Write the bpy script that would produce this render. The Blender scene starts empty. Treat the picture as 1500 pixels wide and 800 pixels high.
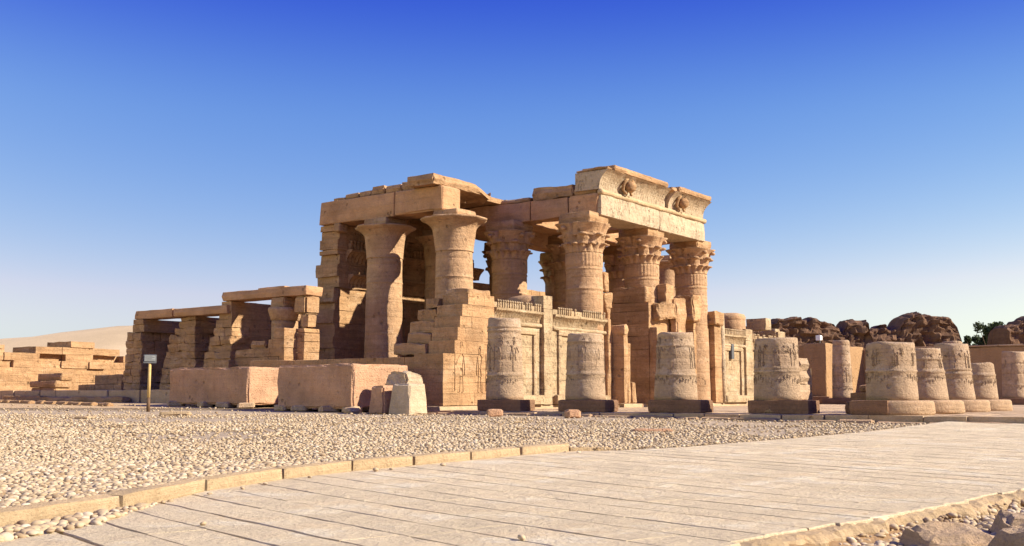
import bpy, bmesh, math, random
import numpy as np
from mathutils import Vector, Matrix, noise
R = math.radians
sc = bpy.context.scene
COL = sc.collection

# ------------------------------------------------------------------ camera
cd = bpy.data.cameras.new('camera'); cam = bpy.data.objects.new('camera', cd); COL.objects.link(cam)
cam.location = (0, 0, 1.5); cam.rotation_euler = (R(90) + math.atan(180/1590), 0, 0)
cd.sensor_width = 36; cd.lens = 36*1590/1500; cd.clip_start = .2; cd.clip_end = 8000
sc.camera = cam
# ------------------------------------------------------------------ sky + sun
SUN_EL, SUN_AZ = 31.0, -14.0          # azimuth measured from +X towards +Y
SKY_CURVE = ((2.05, 0.334), (1.45, 0.497), (.45, 2.780))
w = bpy.data.worlds.new('World'); sc.world = w; w.use_nodes = True
nt = w.node_tree; nt.nodes.clear()
sky = nt.nodes.new('ShaderNodeTexSky'); sky.sky_type = 'NISHITA'; sky.sun_disc = False
sky.sun_elevation = R(SUN_EL); sky.sun_rotation = -R(90 - SUN_AZ)
sky.altitude = 0; sky.air_density = 1.0; sky.dust_density = 0.6; sky.ozone_density = 2.2
bg = nt.nodes.new('ShaderNodeBackground'); bg.inputs[1].default_value = 0.0645
wo = nt.nodes.new('ShaderNodeOutputWorld')
# the photograph's deep blue: a per-channel contrast on the physical sky
sp = nt.nodes.new('ShaderNodeSeparateColor'); cb = nt.nodes.new('ShaderNodeCombineColor'); nt.links.new(sky.outputs[0], sp.inputs[0])
chan = []
for i, (g, k) in enumerate(SKY_CURVE):
    pw = nt.nodes.new('ShaderNodeMath'); pw.operation = 'POWER'; pw.inputs[1].default_value = g
    ml = nt.nodes.new('ShaderNodeMath'); ml.operation = 'MULTIPLY'; ml.inputs[1].default_value = k
    nt.links.new(sp.outputs[i], pw.inputs[0]); nt.links.new(pw.outputs[0], ml.inputs[0]); chan.append(ml.outputs[0])
mn = nt.nodes.new('ShaderNodeMath'); mn.operation = 'MINIMUM'; m9 = nt.nodes.new('ShaderNodeMath'); m9.operation = 'MULTIPLY'; m9.inputs[1].default_value = .93
nt.links.new(chan[1], m9.inputs[0]); nt.links.new(chan[0], mn.inputs[0]); nt.links.new(m9.outputs[0], mn.inputs[1])
nt.links.new(mn.outputs[0], cb.inputs[0]); nt.links.new(chan[1], cb.inputs[1]); nt.links.new(chan[2], cb.inputs[2])
gm = nt.nodes.new('ShaderNodeNewGeometry'); gx = nt.nodes.new('ShaderNodeSeparateXYZ'); nt.links.new(gm.outputs['Normal'], gx.inputs[0])
mr = nt.nodes.new('ShaderNodeMapRange'); mr.interpolation_type = 'SMOOTHSTEP'; mr.inputs[1].default_value = -.24; mr.inputs[2].default_value = -.40
nt.links.new(gx.outputs[2], mr.inputs[0])
mxs = nt.nodes.new('ShaderNodeMix'); mxs.data_type = 'RGBA'; mxs.blend_type = 'MULTIPLY'; mxs.inputs[7].default_value = (.42, .42, .95, 1)
nt.links.new(mr.outputs[0], mxs.inputs[0]); nt.links.new(cb.outputs[0], mxs.inputs[6])
nt.links.new(mxs.outputs[2], bg.inputs[0]); nt.links.new(bg.outputs[0], wo.inputs[0])
sl = bpy.data.lights.new('sun', 'SUN'); so = bpy.data.objects.new('sun', sl); COL.objects.link(so)
sl.energy = 4.5; sl.angle = R(.5); sl.color = (1, .925, .77)
sd = Vector((math.cos(R(SUN_EL))*math.cos(R(SUN_AZ)), math.cos(R(SUN_EL))*math.sin(R(SUN_AZ)), math.sin(R(SUN_EL))))
so.rotation_euler = sd.to_track_quat('Z', 'Y').to_euler(); so.location = (60, -20, 60)
vs = sc.view_settings; vs.view_transform = 'Standard'; vs.look = 'None'; vs.gamma = 1; vs.exposure = 1.14
vs.use_curve_mapping = False

# ------------------------------------------------------------------ frame of the temple: x = along the front, y = along its side
UX, UY = .587, .8096; _l = math.hypot(UX, UY); UX /= _l; UY /= _l
ANG = math.atan2(UY, UX); CX, CY = 5.082, 76.0
def W(u, v, z=0): return Vector((CX + UX*u - UY*v, CY + UY*u + UX*v, z))
def toUV(x, y): return ((x-CX)*UX + (y-CY)*UY, -(x-CX)*UY + (y-CY)*UX)

# ------------------------------------------------------------------ materials
class NB:
    def __init__(s, name):
        m = bpy.data.materials.new(name); m.use_nodes = True; s.m = m; s.t = m.node_tree; s.t.nodes.clear()
        s.o = s.n('ShaderNodeOutputMaterial'); s.b = s.n('ShaderNodeBsdfPrincipled')
        s.l(s.b.outputs[0], s.o.inputs[0]); s.b.inputs['Specular IOR Level'].default_value = .15
    def n(s, t, **k):
        q = s.t.nodes.new(t)
        for a, b in k.items(): setattr(q, a, b)
        return q
    def l(s, a, b): s.t.links.new(a, b)
    def noise(s, vec, scale, det=4, rough=.6):
        q = s.n('ShaderNodeTexNoise'); q.inputs['Scale'].default_value = scale; q.inputs['Detail'].default_value = det
        q.inputs['Roughness'].default_value = rough; s.l(vec, q.inputs['Vector']); return q.outputs['Fac']
    def mapping(s, vec, sc_): 
        q = s.n('ShaderNodeMapping'); q.inputs['Scale'].default_value = sc_; s.l(vec, q.inputs['Vector']); return q.outputs[0]
    def ramp(s, f, stops):
        q = s.n('ShaderNodeValToRGB'); e = q.color_ramp.elements
        while len(e) < len(stops): e.new(.5)
        for i, (p, c) in enumerate(stops): e[i].position = p; e[i].color = (c+(1,)) if isinstance(c, tuple) else (c, c, c, 1)
        s.l(f, q.inputs[0]); return q.outputs[0]
    def mix(s, f, a, b, mode='MIX'):
        q = s.n('ShaderNodeMix'); q.data_type = 'RGBA'; q.blend_type = mode
        for sock, x in ((q.inputs[0], f), (q.inputs[6], a), (q.inputs[7], b)):
            if isinstance(x, (int, float)): sock.default_value = x
            elif isinstance(x, tuple): sock.default_value = x + (1,)
            else: s.l(x, sock)
        return q.outputs[2]
    def math(s, op, a, b=0):
        q = s.n('ShaderNodeMath'); q.operation = op
        for i, x in enumerate((a, b)):
            if isinstance(x, (int, float)): q.inputs[i].default_value = x
            else: s.l(x, q.inputs[i])
        return q.outputs[0]
    def bump(s, h, dist, strength=1., prev=None):
        q = s.n('ShaderNodeBump'); q.inputs['Distance'].default_value = dist; q.inputs['Strength'].default_value = strength
        s.l(h, q.inputs['Height'])
        if prev is not None: s.l(prev, q.inputs['Normal'])
        return q.outputs[0]

def stone(name, base, vary=.22, glyph=0., island=.14, pits=.03, strata=.5, rust=.35, pale=.35, scale=1., crack=0):
    k = NB(name); pos = k.n('ShaderNodeTexCoord').outputs['Object']
    b = base; lo = tuple(c*(1-vary) for c in b); hi = tuple(min(.7, c*(1+vary*.8)) for c in b)
    c = k.ramp(k.noise(pos, .55*scale, 6, .65), [(.3, lo), (.5, b), (.72, hi)])
    st = k.noise(k.mapping(pos, (.16, .16, 2.6)), 1.3*scale, 5, .7)
    c = k.mix(strata, c, k.mix(1., c, k.ramp(st, [(.32, .62), (.5, 1.0), (.68, 1.22)]), 'MULTIPLY'))
    rm = k.ramp(k.noise(k.mapping(pos, (.6, .6, .9)), .9*scale, 5, .7), [(.5, 0.), (.72, 1.)])
    c = k.mix(k.math('MULTIPLY', rm, rust), c, (b[0]*.86, b[1]*.66, b[2]*.5))
    pm = k.ramp(k.noise(k.mapping(pos, (.8, .8, 1.6)), .7*scale, 6, .75), [(.54, 0.), (.62, 1.)])
    c = k.mix(k.math('MULTIPLY', pm, pale), c, (min(.75, b[0]*1.35), min(.7, b[1]*1.5), min(.66, b[2]*1.75)))
    fine = k.noise(pos, 14*scale, 5, .7)
    c = k.mix(.5, c, k.mix(1., c, k.ramp(fine, [(.3, .74), (.65, 1.16)]), 'MULTIPLY'))
    if island:
        g = k.n('ShaderNodeNewGeometry')
        c = k.mix(1., c, k.ramp(g.outputs['Random Per Island'], [(0., 1-island), (1., 1+island)]), 'MULTIPLY')
    nb = k.bump(k.noise(pos, 2.2*scale, 8, .7), .14)
    if strata:
        # fine bedding planes of the sandstone, weathered open in places
        bd = k.noise(k.mapping(pos, (.22, .22, 6.5)), 1.4, 6, .75)
        bl = k.ramp(bd, [(.36, 0.), (.44, 1.)])
        c = k.mix(1., c, k.ramp(bl, [(0., 1-.34*strata), (1., 1.)]), 'MULTIPLY'); nb = k.bump(bd, .10*strata, .9, nb)
        ho = k.n('ShaderNodeTexVoronoi'); ho.inputs['Scale'].default_value = 1.6; k.l(pos, ho.inputs['Vector'])      # scattered chips and holes
        hm = k.ramp(k.noise(pos, .9, 2, .5), [(.50, 1.), (.58, 0.)])
        hh = k.math('MAXIMUM', k.ramp(ho.outputs['Distance'], [(.10, 0.), (.2, 1.)]), hm)
        c = k.mix(1., c, k.ramp(hh, [(0., .72), (1., 1.)]), 'MULTIPLY'); nb = k.bump(hh, .10, .9, nb)
        # soot and dust streaks
        sk = k.ramp(k.noise(k.mapping(pos, (1.6, 1.6, .35)), 1., 6, .7), [(.52, 0.), (.70, 1.)])
        c = k.mix(k.math('MULTIPLY', sk, .35), c, (b[0]*.62, b[1]*.56, b[2]*.52))
    v = k.n('ShaderNodeTexVoronoi'); v.inputs['Scale'].default_value = 7*scale; k.l(pos, v.inputs['Vector'])
    nb = k.bump(k.ramp(v.outputs['Distance'], [(0., 0.), (.35, 1.)]), pits, .6, nb)
    nb = k.bump(fine, .028, .9, nb)
    if glyph:      # rows of small cut signs
        sx = k.n('ShaderNodeSeparateXYZ'); k.l(pos, sx.inputs[0])
        fr = k.math('FRACT', k.math('MULTIPLY', sx.outputs[2], 1.33))
        row = k.ramp(fr, [(.0, 0.), (.06, 1.), (.10, 1.), (.14, 0.), (.9, 0.), (.94, 1.)])     # ruled lines give 1 outside the signs
        gv = k.n('ShaderNodeTexVoronoi'); gv.inputs['Scale'].default_value = 4.6; gv.inputs['Randomness'].default_value = .85
        k.l(k.mapping(pos, (1, 1, .75)), gv.inputs['Vector'])
        dots = k.ramp(gv.outputs['Distance'], [(.20, 0.), (.30, 1.)])
        st2 = k.ramp(k.noise(k.mapping(pos, (5.5, 5.5, 2.2)), 1., 2, .5), [(.55, 1.), (.61, 0.)])
        msk = k.ramp(k.noise(pos, .8, 3, .5), [(.40, 1.), (.55, 0.)])
        cut = k.math('MAXIMUM', k.math('MAXIMUM', k.math('MULTIPLY', dots, st2), msk), row)
        nb = k.bump(cut, .06*glyph, .8, nb)
        c = k.mix(1., c, k.ramp(cut, [(0., 1-.28*glyph), (1., 1.)]), 'MULTIPLY')
    k.l(c, k.b.inputs['Base Color']); k.l(nb, k.b.inputs['Normal']); k.b.inputs['Roughness'].default_value = .92
    return k.m

M = {}
M['temple'] = stone('temple sandstone', (.43, .255, .128), island=.08, vary=.28, strata=.65, glyph=.35, pale=.45)
M['column'] = stone('column sandstone', (.44, .27, .148), island=0, vary=.26, rust=.25, pale=.4, glyph=.25)
M['carved'] = stone('carved sandstone', (.49, .37, .24), island=.03, vary=.16, glyph=1., rust=.08, pale=.12, strata=.25)
M['screen'] = stone('screen wall sandstone', (.42, .30, .175), island=.05, vary=.26, glyph=.8, rust=.3, pale=.45)
M['plainbeam'] = stone('architrave sandstone', (.495, .282, .145), island=.06, vary=.26, strata=.35, pale=.15)
M['drum'] = stone('forecourt column sandstone', (.43, .295, .185), island=0, rust=.3, pale=.4, glyph=.35)
M['pale'] = stone('pale broken stone', (.53, .395, .255), island=0, rust=.2, pale=.3)
M['plinth'] = stone('dark plinth stone', (.27, .15, .085), island=.1, pale=.1)
M['plinthpale'] = stone('pale plinth stone', (.46, .30, .175), island=.1, pale=.2)
M['block'] = stone('reddish fallen block', (.50, .288, .168), island=0, vary=.28, pits=.07, strata=.3, pale=.12, rust=.35)
M['kerb'] = stone('kerb sandstone', (.51, .36, .205), island=.1, rust=.3, pale=.15, pits=.01, scale=1.2)
M['boulder'] = stone('boulder sandstone', (.58, .40, .245), island=.1, scale=2, rust=.4)
M['mud'] = stone('mud brick', (.15, .082, .047), vary=.3, island=.0, pits=.06, strata=.6, rust=.4, pale=.12, scale=.8)
M['mudwall'] = stone('mud plaster wall', (.38, .225, .11), vary=.12, island=0, pits=.05, strata=.1, rust=.1, pale=.05, scale=1.5)
M['pav'] = stone('paving sandstone', (.65, .515, .33), vary=.15, island=.04, pits=.012, strata=.0, rust=.3, pale=.3, scale=1.2)
M['court'] = stone('forecourt paving', (.50, .35, .21), vary=.12, island=.1, pits=.02, strata=.1, rust=.2, pale=.2)

def simple(name, c, rough=.6, metal=0, var=.15, sc_=6):
    k = NB(name); pos = k.n('ShaderNodeTexCoord').outputs['Object']
    k.l(k.ramp(k.noise(pos, sc_, 4), [(.3, tuple(x*(1-var) for x in c)), (.7, tuple(min(1, x*(1+var)) for x in c))]), k.b.inputs['Base Color'])
    k.b.inputs['Roughness'].default_value = rough; k.b.inputs['Metallic'].default_value = metal; return k.m
M['post'] = simple('weathered yellow paint', (.50, .34, .13)); M['postdark'] = simple('rusty post foot', (.13, .075, .04))
M['signframe'] = simple('grey sign frame', (.10, .10, .10)); M['signface'] = simple('pale sign face', (.22, .22, .205), var=.15)
M['ink'] = simple('dark sign lettering', (.09, .09, .09)); M['white'] = simple('white painted metal', (.75, .75, .73), var=.05)
M['bark'] = simple('tree bark', (.12, .08, .05), .9)

def sand(name, base, scale=1., speck=0.):
    k = NB(name); pos = k.n('ShaderNodeTexCoord').outputs['Object']
    c = k.ramp(k.noise(pos, .12*scale, 6, .6), [(.3, tuple(x*.84 for x in base)), (.7, tuple(x*1.12 for x in base))])
    f = k.noise(pos, 9*scale, 6, .75)
    c = k.mix(.6, c, k.mix(1., c, k.ramp(f, [(.3, .65), (.7, 1.2)]), 'MULTIPLY'))
    nb = k.bump(k.noise(pos, 3*scale, 8, .7), .05); nb = k.bump(f, .015, 1., nb)
    if speck:
        v = k.n('ShaderNodeTexVoronoi'); v.inputs['Scale'].default_value = 5.5; k.l(pos, v.inputs['Vector'])
        cc = k.ramp(v.outputs['Color'], [(.1, .55), (.5, 1.0), (.9, 1.25)])
        ed = k.ramp(v.outputs['Distance'], [(.3, 1.), (.62, .35)])
        c = k.mix(speck, c, k.mix(1., k.mix(1., c, cc, 'MULTIPLY'), ed, 'MULTIPLY'))
        nb = k.bump(v.outputs['Distance'], -.035, 1., nb)
    k.l(c, k.b.inputs['Base Color']); k.l(nb, k.b.inputs['Normal']); k.b.inputs['Roughness'].default_value = .95
    return k.m
M['sand'] = sand('desert sand', (.50, .345, .19)); M['gravelbed'] = sand('gravel bed', (.54, .41, .27), speck=.55)
M['dirt'] = sand('ochre dirt', (.42, .26, .125), 2.); 
M['hill'] = sand('desert hill', (.53, .395, .235), .25)
def pebmat():
    k = NB('river pebbles'); g = k.n('ShaderNodeNewGeometry'); pos = k.n('ShaderNodeTexCoord').outputs['Object']
    c = k.ramp(g.outputs['Random Per Island'], [(0., (.24, .16, .095)), (.22, (.38, .275, .165)), (.6, (.46, .345, .215)), (.9, (.51, .40, .27)), (1., (.56, .46, .34))])
    c = k.mix(.4, c, k.mix(1., c, k.ramp(k.noise(pos, 30, 3), [(.3, .7), (.7, 1.2)]), 'MULTIPLY'))
    k.l(c, k.b.inputs['Base Color']); k.b.inputs['Roughness'].default_value = .95; k.b.inputs['Specular IOR Level'].default_value = .05; return k.m
M['pebble'] = pebmat()
def leafmat():
    k = NB('dusty leaves'); g = k.n('ShaderNodeNewGeometry')
    k.l(k.ramp(g.outputs['Random Per Island'], [(0., (.035, .05, .018)), (1., (.10, .125, .05))]), k.b.inputs['Base Color'])
    k.b.inputs['Roughness'].default_value = .7; return k.m
M['leaf'] = leafmat()

# ------------------------------------------------------------------ mesh building
def nz(p, f, s): return noise.noise_vector(Vector((p[0]*f + s*7.31, p[1]*f - s*3.77, p[2]*f + s*1.93)))
class MB:
    def __init__(s): s.v = []; s.f = []; s.sm = []
    def add(s, vs, fs, smooth=False):
        o = len(s.v); s.v.extend(vs); s.f.extend(tuple(i+o for i in f) for f in fs); s.sm.extend([smooth]*len(fs))
    def block(s, x0, x1, y0, y1, z0, z1, res=.6, amp=.03, erode=.05, seed=0, taper=None, smooth=False, warp=None):
        if x1 < x0: x0, x1 = x1, x0
        if y1 < y0: y0, y1 = y1, y0
        n = [max(2, min(26, int(round((b-a)/res)))) for a, b in ((x0, x1), (y0, y1), (z0, z1))]
        idx = {}; vs = []
        lim = min(x1-x0, y1-y0, z1-z0)*.22
        def vert(i, j, k):
            key = (i, j, k)
            if key in idx: return idx[key]
            # keep a narrow band next to each edge so that erosion stays local
            def pos(a, b, q, m):
                if q == 0: return a
                if q == m: return b
                bd = min(.12, (b-a)*.2)
                return a + bd + (b-a-2*bd)*((q-1)/(m-2) if m > 2 else .5)
            p = [pos(x0, x1, i, n[0]), pos(y0, y1, j, n[1]), pos(z0, z1, k, n[2])]
            ex = [(i == 0)-(i == n[0]), (j == 0)-(j == n[1]), (k == 0)-(k == n[2])]
            c = sum(abs(e) for e in ex)
            q = nz(p, .9, seed)*amp + nz(p, 3.1, seed+5)*amp*.5
            if c >= 2:
                e = min(lim, erode*(.35 + 1.6*max(0, noise.noise(Vector((p[0]*.8+seed, p[1]*.8, p[2]*.8-seed)))+.25)) * (1.25 if c == 3 else 1))
                for a in range(3): p[a] += ex[a]*e*.8
            for a in range(3): p[a] += q[a]
            if taper: p = taper(p)
            if warp: p = warp(p)
            idx[key] = len(vs); vs.append(tuple(p)); return idx[key]
        fs = []
        for i in range(n[0]):
            for j in range(n[1]):
                fs.append((vert(i, j, 0), vert(i, j+1, 0), vert(i+1, j+1, 0), vert(i+1, j, 0)))
                fs.append((vert(i, j, n[2]), vert(i+1, j, n[2]), vert(i+1, j+1, n[2]), vert(i, j+1, n[2])))
        for i in range(n[0]):
            for k in range(n[2]):
                fs.append((vert(i, 0, k), vert(i+1, 0, k), vert(i+1, 0, k+1), vert(i, 0, k+1)))
                fs.append((vert(i, n[1], k), vert(i, n[1], k+1), vert(i+1, n[1], k+1), vert(i+1, n[1], k)))
        for j in range(n[1]):
            for k in range(n[2]):
                fs.append((vert(0, j, k), vert(0, j, k+1), vert(0, j+1, k+1), vert(0, j+1, k)))
                fs.append((vert(n[0], j, k), vert(n[0], j+1, k), vert(n[0], j+1, k+1), vert(n[0], j, k+1)))
        s.add(vs, fs, smooth)
    def wall(s, axis, t0, t1, z0, z1, ext, ch=.75, bl=1.6, seed=0, amp=.03, erode=.007, jit=.004, res=.8):
        """courses of separate blocks; ext(z) gives the run (a0, a1) of the course at height z"""
        rnd = random.Random(seed); z = z0; k = 0
        while z < z1 - .15:
            h = min(ch*rnd.uniform(.85, 1.15), z1 - z)
            if z1 - z - h < .25: h = z1 - z
            a0, a1 = ext(z + h*.5)
            if a1 - a0 > .2:
                a = a0 - (0 if k % 2 else 0)
                first = True
                while a < a1 - .05:
                    L = bl*rnd.uniform(.65, 1.35)*(.6 if first and k % 2 else 1); first = False
                    e = min(a1, a + L)
                    if a1 - e < bl*.35: e = a1
                    j0, j1 = rnd.uniform(-jit, jit), rnd.uniform(-jit, jit)
                    g = .001
                    A = (a+g, e-g, t0+j0, t1+j1) if axis == 'u' else (t0+j0, t1+j1, a+g, e-g)
                    s.block(A[0], A[1], A[2], A[3], z, z+h-.001, res, amp, erode, seed*1.7 + (rnd.uniform(-.12, .12) if erode > .02 else 0))
                    a = e
            z += h; k += 1
    def lathe(s, prof, seg=48, cx=0, cy=0, mod=None, amp=0., seed=0, cap=True, smooth=True, freq=.8):
        vs = []; fs = []
        for (z, r) in prof:
            for i in range(seg):
                a = 2*math.pi*i/seg; rr = r*(mod(a, z) if mod else 1)
                p = (math.cos(a)*rr, math.sin(a)*rr, z)
                if amp: rr += noise.noise(Vector((p[0]*freq+seed, p[1]*freq, p[2]*freq-seed)))*amp
                vs.append((cx + math.cos(a)*rr, cy + math.sin(a)*rr, z))
        n = len(prof)
        for j in range(n-1):
            for i in range(seg):
                i2 = (i+1) % seg
                fs.append((j*seg+i, j*seg+i2, (j+1)*seg+i2, (j+1)*seg+i))
        s.add(vs, fs, smooth)
        if cap:
            o = len(s.v) - len(vs)
            s.f.append(tuple(o+(n-1)*seg+i for i in range(seg))); s.sm.append(False)
            s.f.append(tuple(o+i for i in reversed(range(seg)))); s.sm.append(False)
    def sweep(s, prof, axis, a0, a1, step=.4, mod=None, amp=.0, seed=0, smooth=False):
        """closed profile [(t, z)] extruded along an axis in small steps"""
        n = max(1, int(round((a1-a0)/step))); m = len(prof); vs = []
        for i in range(n+1):
            a = a0 + (a1-a0)*i/n
            for j, (t, z) in enumerate(prof):
                tt, zz = (mod(i, a, j, t, z) if mod else (t, z))
                p = [a, tt, zz] if axis == 'u' else [tt, a, zz]
                if amp: 
                    q = nz(p, 1.3, seed)*amp; p = [p[0]+q[0]*.5, p[1]+q[1], p[2]+q[2]]
                vs.append(tuple(p))
        fs = []
        for i in range(n):
            for j in range(m):
                j2 = (j+1) % m; fs.append((i*m+j, i*m+j2, (i+1)*m+j2, (i+1)*m+j))
        fs.append(tuple(range(m))[::-1]); fs.append(tuple(n*m+j for j in range(m)))
        s.add(vs, fs, smooth)
    def ball(s, c, r, sub=2, amp=0, seed=0, sq=(1, 1, 1), smooth=True, freq=1.):
        bm = bmesh.new(); bmesh.ops.create_icosphere(bm, subdivisions=sub, radius=1)
        vs = []
        for v in bm.verts:
            p = Vector((v.co.x*r*sq[0], v.co.y*r*sq[1], v.co.z*r*sq[2]))
            if amp: p *= 1 + noise.noise(p*freq/r + Vector((seed, -seed, seed*.3)))*amp
            vs.append((p.x+c[0], p.y+c[1], p.z+c[2]))
        s.add(vs, [tuple(v.index for v in f.verts) for f in bm.faces], smooth); bm.free()
    def tube(s, pts, r, seg=5):
        pts = [Vector(p) for p in pts]; vs = []; n = len(pts)
        for i, p in enumerate(pts):
            d = (pts[min(i+1, n-1)] - pts[max(i-1, 0)]).normalized()
            a = d.cross(Vector((.31, .52, .8))).normalized(); b = d.cross(a)
            rr = r[i] if isinstance(r, (list, tuple)) else r
            for k in range(seg):
                t = 2*math.pi*k/seg; vs.append(tuple(p + a*math.cos(t)*rr + b*math.sin(t)*rr))
        fs = [(i*seg+k, i*seg+(k+1) % seg, (i+1)*seg+(k+1) % seg, (i+1)*seg+k) for i in range(n-1) for k in range(seg)]
        fs += [tuple(range(seg))[::-1], tuple((n-1)*seg+k for k in range(seg))]
        s.add(vs, fs, True)
    def build(s, name, mat, parent=None):
        me = bpy.data.meshes.new(name); me.from_pydata(s.v, [], s.f); me.update()
        me.polygons.foreach_set('use_smooth', s.sm)
        me.materials.append(mat)
        bm = bmesh.new(); bm.from_mesh(me); bmesh.ops.recalc_face_normals(bm, faces=bm.faces); bm.to_mesh(me); bm.free()
        o = bpy.data.objects.new(name, me); COL.objects.link(o)
        if parent is not None: o.parent = parent
        return o
def tag(o, label=None, cat=None, group=None, kind=None):
    if label: o['label'] = label
    if cat: o['category'] = cat
    if group: o['group'] = group
    if kind: o['kind'] = kind
    return o
def thing(name, label, cat, loc, rz=0., group=None):
    o = bpy.data.objects.new(name, None); COL.objects.link(o); o.location = loc; o.rotation_euler = (0, 0, rz)
    o.empty_display_size = .3
    return tag(o, label, cat, group)
def place(o, loc, rz=0.): o.location = loc; o.rotation_euler = (0, 0, rz); return o

# ------------------------------------------------------------------ terrain heights
def sst(a, b, x):
    t = min(1, max(0, (x-a)/(b-a))); return t*t*(3-2*t)
def lerp_pts(x, pts):
    if x <= pts[0][0]: return pts[0][1]
    for (a, p), (b, q) in zip(pts, pts[1:]):
        if x <= b: return p + (q-p)*(x-a)/(b-a)
    return pts[-1][1]
def base_h(x, y):
    h = lerp_pts(y, [(16, 0), (50, .46), (60, .66), (75, 1.02), (100, 1.3)])
    cap = .52 + .85*min(1, max(0, (-x-5)/20))
    return min(h, cap)
PATH_L = [(-7.6, 6.), (-6.9, 9.), (-5.75, 12.6), (-5.08, 14.85), (-4.65, 17.4), (-3.9, 19.5), (-2.95, 21.2), (-1.9, 22.55), (-.8, 24.1), (.32, 25.6), (1.5, 27.0), (2.6, 27.2), (4.5, 28.7), (8.6, 33.2), (13, 38.4), (17.4, 43.6), (20.5, 46.5)]
PATH_R = [(-2., 6.), (.3, 9.), (2.05, 11.1), (3.4, 12.6), (4.9, 14.2), (6.3, 15.7), (8.5, 18), (16, 25.5), (32, 40), (41, 47)]
def path_h(x, y): return base_h(x, y) + .16*sst(36, 47, y)
def path_side(x, y):      # distance left of the path's left edge (positive = on the gravel side), by interpolation in y
    xl = None
    for (x0, y0), (x1, y1) in zip(PATH_L, PATH_L[1:]):
        if y0 <= y <= y1: xl = x0 + (x1-x0)*(y-y0)/(y1-y0); break
    if xl is None: xl = PATH_L[0][0] if y < PATH_L[0][1] else PATH_L[-1][0]
    return xl - x
def right_side(x, y):
    xr = None
    for (x0, y0), (x1, y1) in zip(PATH_R, PATH_R[1:]):
        if y0 <= y <= y1: xr = x0 + (x1-x0)*(y-y0)/(y1-y0); break
    if xr is None: xr = PATH_R[0][0] if y < PATH_R[0][1] else PATH_R[-1][0]
    return x - xr
def gravel_h(x, y):
    d = path_side(x, y)
    if d > .3 or (d > 0 and x > 2):
        up = .14*(1-sst(24, 62, y))*(1-sst(.2, 3.2, x))
        return base_h(x, y) + up
    r = right_side(x, y)
    if r > 0: return base_h(x, y) - .24*sst(0, .5, r)
    return base_h(x, y) - .2

def sheet(name, xs, ys, hf, mat, keep=None):
    vs = []; ids = {}; fs = []
    for j, y in enumerate(ys):
        for i, x in enumerate(xs):
            vs.append((x, y, hf(x, y)))
    nx = len(xs)
    for j in range(len(ys)-1):
        for i in range(nx-1):
            if keep and not keep((xs[i]+xs[i+1])/2, (ys[j]+ys[j+1])/2): continue
            fs.append((j*nx+i, j*nx+i+1, (j+1)*nx+i+1, (j+1)*nx+i))
    me = bpy.data.meshes.new(name); me.from_pydata(vs, [], fs); me.update(); me.materials.append(mat)
    me.polygons.foreach_set('use_smooth', [True]*len(fs))
    o = bpy.data.objects.new(name, me); COL.objects.link(o); o['kind'] = 'structure'; return o
def frange(a, b, s): return [a + s*i for i in range(int(round((b-a)/s))+1)]
XS = [-3000, -1200, -500, -250, -140] + frange(-90, 90, 2.) + [140, 250, 500, 1200, 3000]
YS = [-400, -100, -40] + frange(-10, 130, 2.) + [170, 250, 400, 800, 1600, 3000]
sheet('ground', XS, YS, lambda x, y: (base_h(x, y) - .32 if y < 62 else base_h(x, y)-.03), M['sand'])
sheet('gravel', frange(-60, 30, .25), frange(4, 66, .25), lambda x, y: gravel_h(x, y) - .03, M['gravelbed'],
      keep=lambda x, y: path_side(x, y) > (.12 if x < 2 else -.1) and toUV(x, y)[0] < -18.8 and toUV(x, y)[1] > -50)
sheet('dirt', frange(-4, 60, .5), frange(3, 46, .5), lambda x, y: gravel_h(x, y) - .03 + .05*noise.noise(Vector((x*.6, y*.6, 2))), M['dirt'],
      keep=lambda x, y: right_side(x, y) > -.5)
# the desert hill far behind on the left
def hill_h(x, y):
    r = lerp_pts(x, [(-1500, 10), (-420, 18), (-222, 23.5), (-165, 31), (-124, 31), (-60, 25), (60, 12), (250, 6), (600, 2)])
    t = sst(330, 470, y); b = 1-sst(700, 1100, y)
    return 1 + r*t*b + 2.2*noise.noise(Vector((x*.02, y*.02, 3)))*t + 1.0*noise.noise(Vector((x*.07, y*.07, 9)))*t
sheet('hill', frange(-1500, 600, 12), frange(330, 1100, 11), hill_h, M['hill'])

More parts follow.
